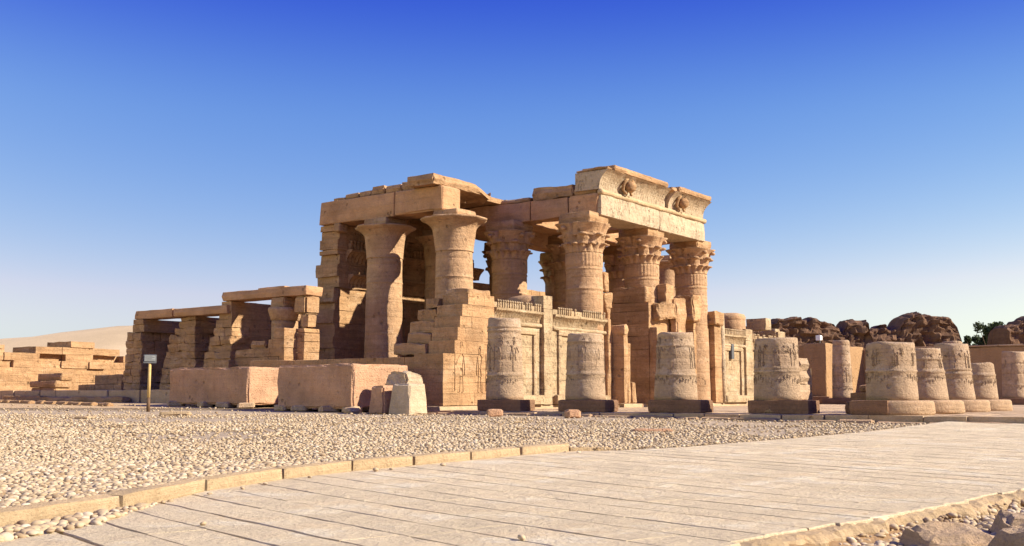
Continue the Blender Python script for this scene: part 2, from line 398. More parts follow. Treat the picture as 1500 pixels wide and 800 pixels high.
# ------------------------------------------------------------------ paved path (one structure: rows of slabs)
DX, DY = .612, -.791; NX, NY = .791, .612
def dn(x, y): return (x*DX + y*DY, x*NX + y*NY)
def xy(d, n): return (d*DX + n*NX, d*DY + n*NY)
LP = sorted([dn(*p)[::-1] for p in PATH_L]); RP = sorted([dn(*p)[::-1] for p in PATH_R])
rnd = random.Random(5); pm = MB()
n0 = LP[0][0] - .6
while n0 < 58:
    wdt = rnd.uniform(.66, .9); n1 = n0 + wdt; gap = rnd.choice([.012, .018, .03, .045, .06])
    l = max(lerp_pts(n0, LP), lerp_pts(n1, LP)) ; d = min(lerp_pts(n0, LP), lerp_pts(n1, LP)) - .3
    dR = max(lerp_pts(n0, RP), lerp_pts(n1, RP)); first = True
    a = d
    while a < dR - .05:
        L = rnd.uniform(2.0, 4.5); e = a + L
        last = e > dR - .9
        if last: e = dR
        # a slab: long edges in several points so the joints wander
        m = max(2, int((e-a)/.35)); top = []; g2 = .002
        tl = rnd.uniform(-.002, .002)
        def pt(dd, nn, lim0, lim1):
            return (min(max(dd, lim0), lim1), nn)
        up = [(a + g2 + (e-a-2*g2)*i/m, n1 - gap*rnd.uniform(.2, 1.6)*.5) for i in range(m+1)]
        dnn = [(a + g2 + (e-a-2*g2)*i/m, n0 + gap*rnd.uniform(.2, 1.6)*.5) for i in range(m+1)]
        def cl(q, jit):
            lo = lerp_pts(q[1], LP) - (.28 if q[1] < 19 else .02); hi = lerp_pts(q[1], RP) + jit
            return (min(max(q[0], lo), hi), q[1])
        jt = rnd.uniform(-.12, .12) if last else 0
        ring = [cl(q, jt + (rnd.uniform(-.05, .05) if last else 0)) for q in dnn] + [cl(q, jt + (rnd.uniform(-.05, .05) if last else 0)) for q in reversed(up)]
        vs = []
        for q in ring:
            x, y = xy(*q); vs.append((x, y, path_h(x, y) + tl + rnd.uniform(-.002, .002)))
        k = len(ring)
        inn = vs
        # small worn bevel
        cxm = sum(v[0] for v in vs)/k; cym = sum(v[1] for v in vs)/k
        mid = [(v[0], v[1], v[2]-.012) for v in vs]; low = [(v[0], v[1], v[2]-.2) for v in vs]
        topv = [(v[0]+(cxm-v[0])/max(.3, math.hypot(cxm-v[0], cym-v[1]))*.012, v[1]+(cym-v[1])/max(.3, math.hypot(cxm-v[0], cym-v[1]))*.012, v[2]) for v in vs]
        fs = []
        mm = m+1
        for i in range(m): fs.append((i, i+1, k-2-i, k-1-i))
        for i in range(k):
            j = (i+1) % k
            fs.append((i, k+i, k+j, j)); fs.append((k+i, 2*k+i, 2*k+j, k+j))
        pm.add(topv + mid + low, fs)
        a = e
    n0 = n1
o = pm.build('path', M['pav']); o['kind'] = 'structure'

# ------------------------------------------------------------------ forecourt and temple platforms (structure)
def paved(name, u0, u1, v0, v1, z, mat, step=(2.2, 1.4), seed=1, thick=.5, edge=0.):
    m = MB(); r = random.Random(seed); v = v0
    while v < v1 - .01:
        dv = min(step[1]*r.uniform(.8, 1.2), v1-v); 
        if v1 - v - dv < .5: dv = v1 - v
        u = u0 + r.uniform(-edge, edge)
        while u < u1 - .01:
            du = min(step[0]*r.uniform(.6, 1.4), u1-u)
            if u1 - u - du < .6: du = u1 - u
            dz = r.uniform(-.008, .008)
            m.block(u+.004, u+du-.004, v+.004, v+dv-.004, z-thick, z+dz, 1.5, .01, .03, r.random()*40)
            u += du
        v += dv
    o = m.build(name, mat); place(o, W(0, 0, 0), ANG); o['kind'] = 'structure'; return o
paved('forecourt', -19.0, -10., -34, -1.5, .71, M['court'], (2.6, 1.9), 2, .5, .07)
paved('forecourt_floor', -9.98, 58., -34, -1.6, .705, M['court'], (9, 5.), 3, .5)
paved('temple_platform', -17.6, 36., -1.45, 21., .95, M['court'], (5, 3.), 4, .6, .05)
paved('hall_floor', -14.88, -9.0, 11.5, 21.08, 1.93, M['court'], (5, 1.8), 7, .95, .1)
paved('rear_platform', -17., 36., 21.1, 47., 1.93, M['court'], (5, 1.8), 6, .95, .1)

# ------------------------------------------------------------------ TEMPLE
# outline of a striding figure in Egyptian relief (unit square)
FIG = [[(0.50, .92), (.44, .86), (.46, .78), (.54, .77), (.57, .86), (.50, .92)], [(.47, .77), (.36, .72), (.33, .70)], [(.54, .77), (.66, .72), (.70, .70)],
       [(.36, .72), (.44, .50), (.40, .34)], [(.66, .71), (.56, .50), (.62, .34)], [(.44, .50), (.56, .50)], [(.40, .34), (.62, .34)],
       [(.42, .34), (.38, .04), (.50, .04)], [(.58, .34), (.62, .04), (.76, .04)], [(.70, .70), (.86, .56), (.95, .60)], [(.35, .70), (.28, .50), (.30, .36)], [(.95, .80), (.95, .06)],
       [(.44, .92), (.46, 1.0), (.56, 1.0), (.55, .9)]]
T = thing('temple', 'ruined sandstone temple hall with tall flower-capital columns and carved cornice over two gateways', 'temple', W(0, 0, 0), ANG)
def shaft_prof(z0, z1, r0, r1, drum=1.15, seed=0, bands=()):
    """column outline with fine drum joints"""
    out = [(z0, r0)]; z = z0; rr = random.Random(seed)
    def rad(z): return r0 + (r1-r0)*(z-z0)/(z1-z0)
    nxt = z0 + drum
    z = z0 + .2
    while z < z1 - .1:
        if z >= nxt:
            out += [(nxt-.03, rad(nxt)), (nxt, rad(nxt)-.018), (nxt+.03, rad(nxt))]; nxt += drum*rr.uniform(.9, 1.1)
            z = out[-1][0] + .2
        else:
            out.append((z, rad(z))); z += .25
    for b in bands:
        out = [p for p in out if abs(p[0]-b) > .09] + [(b-.07, rad(b)), (b-.04, rad(b)+.035), (b+.04, rad(b)+.035), (b+.07, rad(b))]
    out.append((z1, r1)); out.sort(); return out

def bell_capital(z0, z1, rn, R_, seed):
    m = MB(); n = 20; h = z1-z0; pr = []
    for i in range(n+1):
        t = i/n; pr.append((z0 + h*.94*t, rn*1.04 + (R_*.70-rn*1.04)*(t**1.15) + (R_*.30)*max(0, (t-.66)/.34)**2.2))
    pr = [(z0-.10, rn*1.0), (z0-.08, rn*1.05), (z0-.01, rn*1.05)] + pr + [(z1-.05, R_*1.03), (z1+.0, R_*1.0), (z1+.01, R_*.6)]
    def mod(a, z):
        t = (z-z0)/h
        ch = noise.noise(Vector((math.cos(a)*2.2+seed, math.sin(a)*2.2, seed)))
        return 1 + .010*math.cos(8*a)*max(0, t) - max(0, t-.75)*.7*max(0, ch-.12)
    m.lathe(pr, 96, mod=mod, amp=.025, seed=seed, freq=1.2); return m
def composite_capital(z0, z1, rn, R_, seed, lobes=4):
    m = MB(); h = z1-z0; pr = []; seg = 128
    tiers = [(0., .30, 1.05, 1.30, 16), (.26, .62, 1.12, .80*R_/rn, 8), (.56, 1.0, 1.18, R_/rn, lobes)]
    def chip(a, z, f=1.7): return noise.noise(Vector((math.cos(a)*f+seed, math.sin(a)*f-seed, z*1.1)))
    for ti, (a0, a1, q0, q1, k) in enumerate(tiers):
        n = 10; pr = []
        for i in range(n+1):
            t = i/n; pr.append((z0 + h*(a0+(a1-a0)*t), rn*(q0 + (q1-q0)*t**1.8)))
        zt = pr[-1][0]; rt = pr[-1][1]
        pr += [(zt+.04, rt*1.0), (zt+.07, rt*.95), (zt+.05, rt*.75), (zt+.02, rn*.9)] if ti < 2 else [(zt+.01, rt*.98), (zt+.015, rt*.6)]
        ph = seed*1.3 if ti < 2 else math.pi/4
        def mod(a, z, k=k, ti=ti, za=z0+h*a0, zb=zt, ph=ph):
            t = min(1, max(0, (z-za)/(zb-za)))
            c = abs(math.cos(k*(a-ph)/2))
            if ti == 2: d = 1 - .30*t*(1-c**.45)
            else: d = 1 - (.05+.24*t)*(1-c**.55) + .02*math.cos(k*3*(a-ph))*t
            return d - .28*t*max(0, chip(a, z)-.12)
        m.lathe(pr, seg, mod=mod, amp=.05, seed=seed+ti, freq=1.6)
        # curled leaf tips and volutes that stand clear of the bell
        rr = random.Random(seed*11+ti)
        if ti < 2:
            for j in range(k):
                if rr.random() < .22: continue
                a = ph + 2*math.pi*j/k
                s_ = .17 if ti == 0 else .27
                m.ball((math.cos(a)*rt*.97, math.sin(a)*rt*.97, zt-.02), s_*1.15, 2, .3, rr.random()*9, (1, 1, .42))
        else:
            for j in range(8):
                if rr.random() < .3: continue
                a = ph + math.pi/8 + 2*math.pi*j/8
                m.ball((math.cos(a)*rt*.86, math.sin(a)*rt*.86, zt-h*.16), .22, 2, .3, rr.random()*9, (1, 1, .7))
    return m
def ribbed(z0, z1, r):
    m = MB(); pr = [(z0, r*1.0)] + [(z0+.04+(z1-z0-.08)*i/6, r*1.02) for i in range(7)] + [(z1, r)]
    m.lathe(pr, 160, mod=lambda a, z: 1 + .022*abs(math.sin(16*a)), amp=.01, cap=False); return m
def column(u, v, kind, seed, ztop=11.45, z0=.95, aba=True, ab_h=(13.72, 14.27), s=1.12, Rc=2.05):
    c = MB(); rn = 1.27
    c.lathe(shaft_prof(z0, ztop, 1.43, rn, 1.25, seed, bands=(8.9, 10.3) if kind == 'comp' else (9.6,)), 64, amp=.03, seed=seed, freq=.9)
    co = c.build('column', M['column'], T); co.location = (u, v, 0)
    if kind == 'bell': k = bell_capital(ztop, 13.7, rn, Rc, seed)
    else:
        k = composite_capital(ztop, 13.5, rn, Rc, seed, 4); ab_h = (13.49, 14.27); s = 1.32
        ribbed(ztop-.95, ztop-.02, rn*1.005).build('ribbed_neck', M['column'], co)
    k.build('capital', M['column'], co)
    if aba:
        b = MB(); b.block(-s, s, -s, s, ab_h[0], ab_h[1], .4, .03, .09, seed); b.build('abacus', M['temple'], co)
    return co
cols = [(0, 0, 'comp', 2.05), (8.3, 0, 'comp', 2.05), (16.6, 0, 'comp', 2.1), (-6.5, 6.5, 'bell', 2.3), (0, 6.5, 'comp', 1.98), (8.3, 6.5, 'comp', 2.0),
        (16.6, 6.5, 'comp', 2.0), (24.4, 6.5, 'bell', 1.9), (-6.5, 13, 'bell', 2.2), (0, 13, 'bell', 2.05), (8.3, 13, 'comp', 2.0), (16.6, 13, 'comp', 2.0)]
for i, (u, v, kd, rc) in enumerate(cols):
    column(u, v, kd, i*3.7+1, Rc=rc)
# stumps of the broken outer columns of the front row
def stump(u, v, zt, seed, r0=1.4):
    m = MB(); m.lathe(shaft_prof(.95, zt-.35, r0, r0*.965, 1.2, seed) + [(zt-.12, r0*.86), (zt, r0*.5)], 48, amp=.1, seed=seed)
    o = m.build('column', M['column'], T); o.location = (u, v, 0); o['label'] = 'broken column stump without capital'
stump(-6.5, .3, 8.0, 3); stump(24.4, .2, 8.75, 8, 1.45)

# beams
b = MB(); b.block(-7.55, -5.5, 11.2, 18.8, 14.28, 16.0, .7, .03, .10, 3); b.block(-7.55, -5.5, 6.75, 11.19, 14.28, 16.03, .7, .03, .10, 4)
b.build('architrave', M['plainbeam'], T)
b = MB(); b.block(-.2, 1.5, 4.5, 14.2, 14.2, 15.75, .7, .03, .1, 5); b.block(-.22, 1.5, 1.2, 4.49, 14.2, 15.72, .7, .03, .08, 6)
b.block(-.2, 1.4, -1.28, 1.19, 14.18, 15.7, .5, .04, .1, 7); b.build('architrave', M['plainbeam'], T)
b = MB(); b.block(-.1, 8.6, -1.52, 1.0, 14.1, 15.62, .7, .02, .05, 8); b.block(8.62, 16.4, -1.5, 1.0, 14.08, 15.62, .7, .02, .06, 9)
b.build('architrave', M['carved'], T)
b = MB()     # deeper rows of beams inside the hall
for v in (6.5, 13.0):
    b.block(1.52, 17.0, v-.9, v+.9, 14.25, 15.6, 1.2, .03, .08, v)
for u in (8.3, 16.6): b.block(u-.9, u+.9, 1.2, 5.58, 14.25, 15.55, 1.2, .03, .08, u)
b.build('architrave', M['plainbeam'], T)
# torus + cavetto cornice of the front, with its two winged discs
b = MB()
b.lathe([(0, .0), (.0, .2), (17.3, .2), (17.3, 0)], 14, amp=.0)
pr = [(.2*math.cos(a), .2*math.sin(a)) for a in [2*math.pi*i/12 for i in range(12)]]
b = MB(); b.sweep([(-1.42+t, 15.78+z) for t, z in pr], 'u', -.15, 16.4, .3, amp=.05, seed=2, smooth=True)
b.build('torus_moulding', M['kerb'], T)
def cav(u0, u1, top_l, name='cornice'):
    m = MB(); pts = []
    for i in range(10):
        t = i/9; pts.append((-1.38 - .80*t**2.6, 15.96 + 1.33*t))
    prof = pts + [(.6, 17.29), (.6, 15.96)]
    def mod(i, a, j, t, z):
        if j < 10: t = t + (.085 if i % 2 else 0)*max(0, 1-j/7)
        return t, z
    m.sweep(prof, 'u', u0, u1, .17, mod=mod, amp=.03, seed=u0)
    return m
m = cav(-.15, 9.3, 17.3)
co = m.build('cornice', M['carved'], T)
m = MB(); m.block(.6, 8.7, -2.27, .5, 17.295, 17.72, .5, .03, .07, 3); m.block(-.2, .58, -2.1, .5, 17.295, 17.5, .3, .14, .14, 4)
m.block(8.75, 9.4, -1.6, .5, 17.295, 17.5, .3, .1, .12, 5); m.build('fillet', M['temple'], co)
m = cav(10.15, 16.25, 17.3); m.block(9.32, 10.13, -1.15, .6, 15.96, 17.2, .3, .12, .15, 6)
c2 = m.build('cornice', M['carved'], T)
m = MB(); m.block(10.5, 16.1, -2.28, .5, 17.295, 17.72, .5, .03, .06, 7); m.block(9.7, 10.45, -2.1, .4, 17.295, 17.6, .3, .1, .12, 8); m.build('fillet', M['temple'], c2)
for par, u in ((co, 3.3), (c2, 11.65)):
    m = MB(); m.ball((u, -1.95, 16.55), .42, 3, .06, 1)
    for sgn in (-1, 1):
        m.tube([(u+sgn*.28, -1.9, 17.1), (u+sgn*.55, -1.86, 16.95), (u+sgn*.62, -1.72, 16.6), (u+sgn*.55, -1.64, 16.3), (u+sgn*.44, -1.72, 16.1)], [.10, .14, .13, .12, .08], 8)
        m.ball((u+sgn*.42, -1.76, 16.06), .12, 2)
    m.build('sun_disc', M['temple'], par)
# roof slabs
m = MB()
def rnd_end(p):
    if p[0] > -3.6 and p[2] > 16.4: p[2] -= .38*(p[0]+3.6); 
    return p
m.block(-8.3, -1.6, 6.9, 9.4, 16.04, 16.75, .5, .05, .12, 2, warp=rnd_end); m.build('roof_slab', M['temple'], T)
m = MB(); rr = random.Random(4); v = 9.5
for (v1, h) in ((10.8, .62), (12.4, .55), (13.8, .62), (15.0, .45), (16.4, .38), (17.6, .25)):
    m.block(-7.3, -3.0, v, v1-.02, 16.04, 16.04+h, .5, .07, .13, v); v = v1
m.build('roof_slab', M['temple'], T)
m = MB(); m.block(.1, 3.2, 1.0, 4.6, 15.76, 16.65, .4, .1, .2, 12); m.block(.0, 2.6, -1.1, .9, 15.72, 16.2, .4, .1, .2, 13)
m.block(.2, 2.5, 4.8, 9.5, 15.78, 16.1, .5, .07, .12, 14); m.build('roof_slab', M['temple'], T)

m = MB(); rr = random.Random(14)
u = -5.45
while u < 17.2:
    e = min(17.4, u + rr.uniform(1.6, 2.3))
    m.block(u, e-.02, 7.3 + rr.uniform(-.4, .4) + (2.2 if u < -1.8 else 0), 17.6 + rr.uniform(-.3, .3), 15.80, 16.22, 1.2, .03, .06, u); u = e
m.build('roof_slab', M['temple'], T)
# rear wall of the hall: broken end on the left, cornices and doorways
def cavetto(m, axis, a0, a1, t, z, sgn=-1, h=.65, out=.42, d=.5, step=.13, amp=.02, seed=0):
    pts = [(t + sgn*(.02+out*(i/6)**2.2), z + h*i/6) for i in range(7)] + [(t+sgn*(out+.03), z+h+.14), (t-sgn*d, z+h+.14), (t-sgn*d, z)]
    def mod(i, a, j, tt, zz):
        if j < 6: tt = tt - sgn*(.09 if i % 2 else 0)
        return tt, zz
    m.sweep(pts, axis, a0, a1, step, mod=mod, amp=amp, seed=seed)
def uraei(m, a0, a1, t, z, h=.5, step=.30, skip=.0, seed=0, d=.3):
    rr = random.Random(seed); a = a0 + step/2
    m.block(a0, a1, t+.0, t+d+.05, z-.01, z+h*.66, 1., .02, .02, seed)
    while a < a1 - step*.3:
        if rr.random() >= skip:
            m.block(a-step*.33, a+step*.33, t-.09, t+.1, z, z+h*.70, .2, .015, .04, rr.random()*20)
            m.ball((a, t-.02, z+h*.80), step*.40, 1, .1, rr.random()*9)
        a += step
m = MB()
m.wall('u', 17.2, 20.0, .95, 9.5, lambda z: (-7.35 + .08*math.sin(z*3.3), 32), 1.0, 2.2, 3, amp=.07)
def bend(z): return (-7.2 + .12*math.sin(z*2.1), 26)
m.wall('u', 17.05, 19.3, 9.5, 11.3, bend, .9, 2.0, 4, amp=.08, erode=.018)
m.wall('u', 17.1, 19.1, 11.3, 12.4, lambda z: (-7.1 + .12*math.sin(z*5), 8.6) , .7, 2.0, 5, amp=.08, erode=.02)
m.wall('u', 17.0, 18.9, 12.4, 14.26, lambda z: (-7.2 - .1*math.sin(z*6), 8.2), .68, 1.6, 6, amp=.08, erode=.02)
m.wall('u', 17.05, 18.8, 14.26, 15.77, lambda z: (-5.4, 8.1), .75, 1.8, 7, amp=.05, erode=.012)
m.block(-7.6, -6.6, 16.6, 17.2, 13.6, 14.27, .2, .12, .06, 9); m.block(-7.6, -7.1, 17.0, 19.6, 8.3, 9.5, .25, .16, .06, 19)
rw = m.build('rear_wall', M['temple'], T)
m = MB(); cavetto(m, 'u', -6.3, 10., 17.08, 11.5, h=.8, out=.55, step=.2); m.build('cornice', M['temple'], rw)
m = MB(); cavetto(m, 'u', -6.1, 26, 17.03, 9.7, h=.75, out=.5, step=.2); m.build('cornice', M['temple'], rw)
m = MB(); m.block(-6.2, 9, 16.98, 17.3, 12.46, 12.6, 1, .01, .02, 3); uraei(m, -6.2, 9, 16.85, 12.5, .7, .36, .06, 4); m.build('cobra_frieze', M['temple'], rw)
for u in (-1.2, 10.2):
    m = MB(); m.block(u-1.9, u-1.2, 16.7, 17.25, .96, 7.6, .6, .02, .05, u); m.block(u+1.2, u+1.9, 16.7, 17.25, .96, 7.6, .6, .02, .05, u+1)
    m.block(u-1.9, u+1.9, 16.68, 17.24, 7.61, 8.5, .6, .02, .05, u+2); m.build('door_frame', M['temple'], rw)
# low remains of the side wall
m = MB()
def sw(z): return (.75, 17.1) if z < 3.0 else (.75, 15.5 + .5*math.sin(z*9))
m.wall('v', -17.0, -14.9, .95, 3.75, sw, .7, 1.7, 11, amp=.06, erode=.02)
m.build('side_wall', M['temple'], T)
# left end of the front: big lit wall with its broken stepped edge
m = MB()
m.wall('u', -1.45, .72, .95, 3.9, lambda z: (-17.25, -12.45), .75, 1.5, 21, amp=.02, jit=.004)
def lf(z):
    st = [(3.9, -16.6), (4.5, -16.0), (5.2, -15.95), (5.9, -15.7), (6.6, -15.5), (7.2, -14.9)]
    return (lerp_pts(z, st), -12.45)
m.wall('u', -1.45, .5, 3.9, 7.45, lf, .68, 1.4, 22, amp=.03, erode=.01, jit=.006)
m.block(-14.9, -12.9, -1.5, .4, 7.3, 7.75, .25, .12, .08, 5)
# broken return behind it
for (z0, z1, v1, u0) in ((3.9, 4.55, 3.0, -16.4), (4.56, 5.2, 2.4, -15.9), (5.21, 5.9, 2.6, -15.6), (5.91, 6.6, 2.0, -15.4), (6.61, 7.2, 1.6, -15.2)):
    m.block(u0, u0+1.9, .6, v1, z0, z1+.005, .25, .12, .04, 22*1.7+z0*.05)
fw = m.build('front_wall', M['temple'], T)

def screen(u0, u1, zt, seed, panel, skip=.1, mat='screen', v=-1.25):
    m = MB(); m.wall('u', v, v+1.0, .95, zt-1.55, lambda z: (u0, u1), .9, 1.6, seed, amp=.015)
    o = m.build('screen_wall', M[mat], T)
    if panel:
        p0, p1, ph = panel
        q = MB(); q.block(p0-.38, p0, v-.16, v+.05, .96, ph, .5, .012, .04, seed); q.block(p1, p1+.38, v-.16, v+.05, .96, ph, .5, .012, .04, seed+1)
        q.block(p0-.38, p1+.38, v-.17, v+.04, ph+.01, ph+.45, .5, .012, .04, seed+2); q.build('panel_frame', M['screen'], o)
    q = MB(); q.sweep([(v-.08+.13*math.cos(a), zt-1.43+.13*math.sin(a)) for a in [2*math.pi*i/10 for i in range(10)]], 'u', u0, u1, .3, amp=.03, seed=seed, smooth=True)
    q.block(u0, u1, v+.02, v+.95, zt-1.56, zt-1.3, 1, .01, .03, seed)
    cavetto(q, 'u', u0, u1, v, zt-1.3, h=.62, out=.3, d=.95, step=.14, amp=.035, seed=seed); q.build('cornice', M['screen'], o)
    q = MB(); q.block(u0+.02, u1-.02, v-.02, v+.6, zt-.535, zt-.44, 1, .01, .02, seed); uraei(q, u0, u1, v-.12, zt-.53, .52, .25, skip, seed, d=.7); q.build('cobra_frieze', M['screen'], o)
    q = MB(); q.block(u0-.02, u1+.02, v-.5, v-.02, .955, 1.55, 1, .03, .06, seed+3); q.build('plinth', M['screen'], o)
    return o
screen(-12.4, -7.4, 7.35, 31, (-10.6, -8.2, 5.3), .08)
screen(-6.0, .55, 7.3, 32, (-5.0, -2.2, 5.4), .25)
screen(19.5, 24.0, 7.2, 33, (20.2, 23.1, 5.3), .05)
screen(25.6, 31.2, 7.0, 34, None, .35)
m = MB(); m.wall('u', -1.55, .2, .95, 7.9, lambda z: (-7.32, -6.35), 1.0, 3., 41, amp=.04, erode=.012)
m.build('pilaster', M['screen'], T); m = MB()
m.wall('u', -1.45, .2, .95, 7.3, lambda z: (24.05, 25.5), 1.1, 3., 42, amp=.03, erode=.012)
m.build('pilaster', M['screen'], T); m = MB()
m.wall('u', -1.5, .4, .95, 8.5, lambda z: (28.4, 29.6) if z > 6.9 else (31.3, 33.), 1.1, 3., 43, amp=.06, erode=.02)
m.block(31.2, 32.3, -1.3, .2, 7.0, 7.7, .3, .06, .1, 3)
m.build('pilaster', M['screen'], T)
m = MB(); m.wall('u', -1.3, .4, .95, 4.1, lambda z: (36.2 + .25*(z-1), 37.7), 1.0, 3., 44, amp=.05, erode=.02)
m.build('broken_jamb', M['screen'], T)
m = MB(); m.wall('u', -1.3, .4, .95, 4.2, lambda z: (38.6, 39.9), 1.2, 3., 45, amp=.05, erode=.02); m.build('broken_jamb', M['screen'], T)
def wall_figs(name, par, mat, u0s, z0, H_, v, seed):
    m = MB(); rr = random.Random(seed)
    for u0 in u0s:
        fl = rr.choice([-1, 1])
        for st in FIG:
            if rr.random() < .15: continue
            m.tube([(u0 + fl*(x-.5)*H_*.45, v, z0 + y*H_) for x, y in st], .02, 4)
    m.build(name, mat, par)
for q_ in (-15.6, -13.9): wall_figs('carved_figure', fw, M['temple'], (q_,), 1.6, 3.0, -1.47, int(-q_))
# gate jambs
m = MB()      # near gate, left leaf
m.block(1.15, 1.75, -2.5, -1.35, .96, 6.3, .5, .03, .06, 51); m.block(1.1, 1.85, -2.6, -1.3, 5.75, 6.42, .3, .07, .12, 52)
m.block(1.95, 2.35, -2.35, -1.5, .96, 5.2, .5, .04, .06, 53); m.block(2.5, 3.1, -2.4, -1.6, .96, 2.5, .4, .05, .1, 54)
m.block(.6, 1.1, -1.6, .6, .96, 6.9, .6, .04, .08, 55)
m.build('gate_jamb', M['temple'], T)
m = MB()      # masonry still clinging to the column over the gate
for (u0, u1, z0, z1, v0) in ((1.2, 1.9, 8.8, 10.3, -1.0), (1.1, 2.1, 7.6, 8.79, -1.1), (1.0, 1.45, 5.8, 7.59, -1.2)):
    m.block(u0, u1, v0, .9, z0, z1, .2, .16, .07, z0*.1)
m.build('gate_lintel', M['temple'], T)
m = MB()      # central pier around the middle column
m.wall('u', -1.75, 1.5, .95, 8.4, lambda z: (6.1, 10.6), .95, 2.3, 61, amp=.035, erode=.012)
m.block(6.15, 7.2, -1.5, 1.4, 8.4, 9.6, .3, .08, .05, 6); m.block(8.2, 9.5, -2.1, -1.3, 8.41, 9.9, .25, .10, .06, 7)
m.block(6.6, 10.0, -2.3, -1.78, 7.2, 8.4, .2, .22, .12, 8); m.block(9.2, 10.9, -2.45, -1.78, 6.2, 8.9, .25, .16, .08, 9)
m.block(6.05, 6.5, -2.45, -1.77, .96, 6.6, .5, .03, .06, 11); m.block(9.0, 10.7, -2.4, -1.78, .96, 6.15, .5, .03, .06, 12)
m.build('gate_pier', M['temple'], T)
m = MB()      # right gate jamb
m.wall('u', -1.55, .9, .95, 7.3, lambda z: (17.6, 18.9), 1.0, 3., 71, amp=.04, erode=.012)
m.block(17.0, 18.75, -1.9, 1.0, 7.3, 8.4, .25, .14, .07, 3); m.block(14.6, 16.2, -1.2, .6, 7.5, 9.6, .25, .18, .1, 4)
m.wall('u', -.9, 1.0, .95, 7.6, lambda z: (15.2, 17.3), 1.0, 3., 72, amp=.06, erode=.02)
m.build('gate_jamb', M['temple'], T)
m = MB(); m.lathe([(.96, .24), (4, .235), (8.3, .22)], 16, 19.15, -1.5, amp=.03, seed=3); m.build('torus_moulding', M['carved'], T)
m = MB(); m.block(13.6, 14.2, 1.0, 1.15, 5.2, 6.2, .3, .005, .01, 3); m.build('notice_panel', M['signface'], T)
m = MB(); m.block(21.0, 21.5, -1.5, -1.27, 4.6, 5.9, .3, .01, .02, 5); m.build('dark_window', M['signframe'], T)  # dark block on the screen wall stands in for a small dark window

# ------------------------------------------------------------------ low rear hall
H = thing('ruined_hall', 'low ruined rear hall of stone piers carrying flat lintels, left of the tall columns', 'ruin', W(-14, 22, 1.93), ANG)
def hl(m, name, mat='temple', par=None, raw=False):
    m.v = [(p[0]-6.0, p[1]*.893-4.32, 1.93+(p[2]-1.93)*.887) for p in m.v] if not raw else m.v  # approximate scaling of the hall about the camera: pulled nearer and shrunk
    o = m.build(name, M[mat], par or H); 
    if par is None: o.location = (14, -22, -1.93)
    return o
m = MB(); m.block(-8.3, -6.7, 19.2, 29.0, 9.0, 9.72, .6, .04, .07, 1); m.block(-8.0, -6.7, 22, 25, 9.73, 9.88, .4, .05, .08, 2); hl(m, 'lintel', 'plainbeam')
m = MB(); m.block(-8.3, -6.7, 28.2, 35.1, 8.0, 8.68, .6, .03, .06, 3); m.block(-8.3, -6.7, 35.13, 40.3, 8.0, 8.72, .6, .03, .06, 4); hl(m, 'lintel', 'plainbeam')
def pier(front, back, z1, u1, seed, z0=1.93, ch=.62, ub=0.):
    """cross wall seen from its broken end: front(z), back(z) are its two faces along y at height z"""
    m = MB(); rr = random.Random(seed); z = z0
    while z < z1 - .1:
        h = min(ch*rr.uniform(.8, 1.2), z1-z)
        if z1-z-h < .2: h = z1-z
        f, bk = front(z+h/2), back(z+h/2)
        u = -8.0 + ub + rr.uniform(-.06, .06); first = True
        while u < u1-.1:
            e = min(u1, u + rr.uniform(1.2, 2.4)); e = u1 if u1-e < .7 else e
            if first and bk-f > 2:
                md = f + (bk-f)*rr.uniform(.35, .65)
                m.block(u, e-.004, f, md-.001, z, z+h-.001, .3, .16, .03, seed + rr.uniform(-.03, .03))
                m.block(u+rr.uniform(-.03, .1), e-.004, md, bk+rr.uniform(-.05, .05), z, z+h-.001, .3, .16, .03, seed + rr.uniform(-.03, .03))
            else:
                m.block(u, e-.001, f, bk, z, z+h-.001, .7, .04, .007, seed)
            u = e; first = False
        z += h
    return m
hl(pier(lambda z: 28.0, lambda z: lerp_pts(z, [(2, 32.0), (4.2, 31.6), (6, 30.4), (8, 29.5), (9, 29.0)]), 8.98, 9., 81), 'cross_wall')
hl(pier(lambda z: 32.6, lambda z: lerp_pts(z, [(2, 37.0), (5, 36.6), (7.2, 35.0), (8, 34.5)]), 7.98, 3., 82, ub=.1), 'cross_wall')
hl(pier(lambda z: 39.2 if z < 7 else 38.9, lambda z: lerp_pts(z, [(2, 41.7), (6.4, 41.5), (7, 40.6), (7.9, 40.3)]), 7.98, 2., 83, ub=-.3), 'cross_wall')
c = MB(); c.lathe(shaft_prof(1.93, 7.2, 1.0, .93, 1., 4), 40, -7.5, 22.4, amp=.06, seed=4); cc = hl(c, 'column', 'column')
c = MB(); c.lathe([(7.2, .95), (7.25, 1.02), (7.9, 1.18), (8.0, 1.2), (8.2, 1.15)], 32, -7.5, 22.4, amp=.08, seed=5); hl(c, 'capital', 'column', cc)
c = MB(); c.block(-8.3, -6.6, 21.6, 23.1, 8.2, 8.98, .4, .03, .07, 6); hl(c, 'abacus', 'temple', cc)
m = MB(); m.block(-8.2, -6.9, 19.3, 20.6, 7.6, 8.98, .35, .1, .2, 7); m.block(-8.2, -7.2, 19.2, 20.0, 6.5, 7.6, .35, .1, .2, 8); hl(m, 'broken_corbel')
m = MB(); m.wall('v', -8.3, -6.9, 1.93, 6.5, lambda z: (19.3, 20.3), .7, 1.5, 96, amp=.06, erode=.02); hl(m, 'pillar')
m = MB()
m.wall('v', -9.4, -8.3, 1.93, 5.0, lambda z: (20.1, 25.6), .6, 1.5, 91, amp=.06, erode=.02); m.wall('v', -9.4, -8.3, 5.0, 6.5, lambda z: (20.1, 22.2 - .9*(z-5)), .7, 1.2, 92, amp=.06, erode=.02)
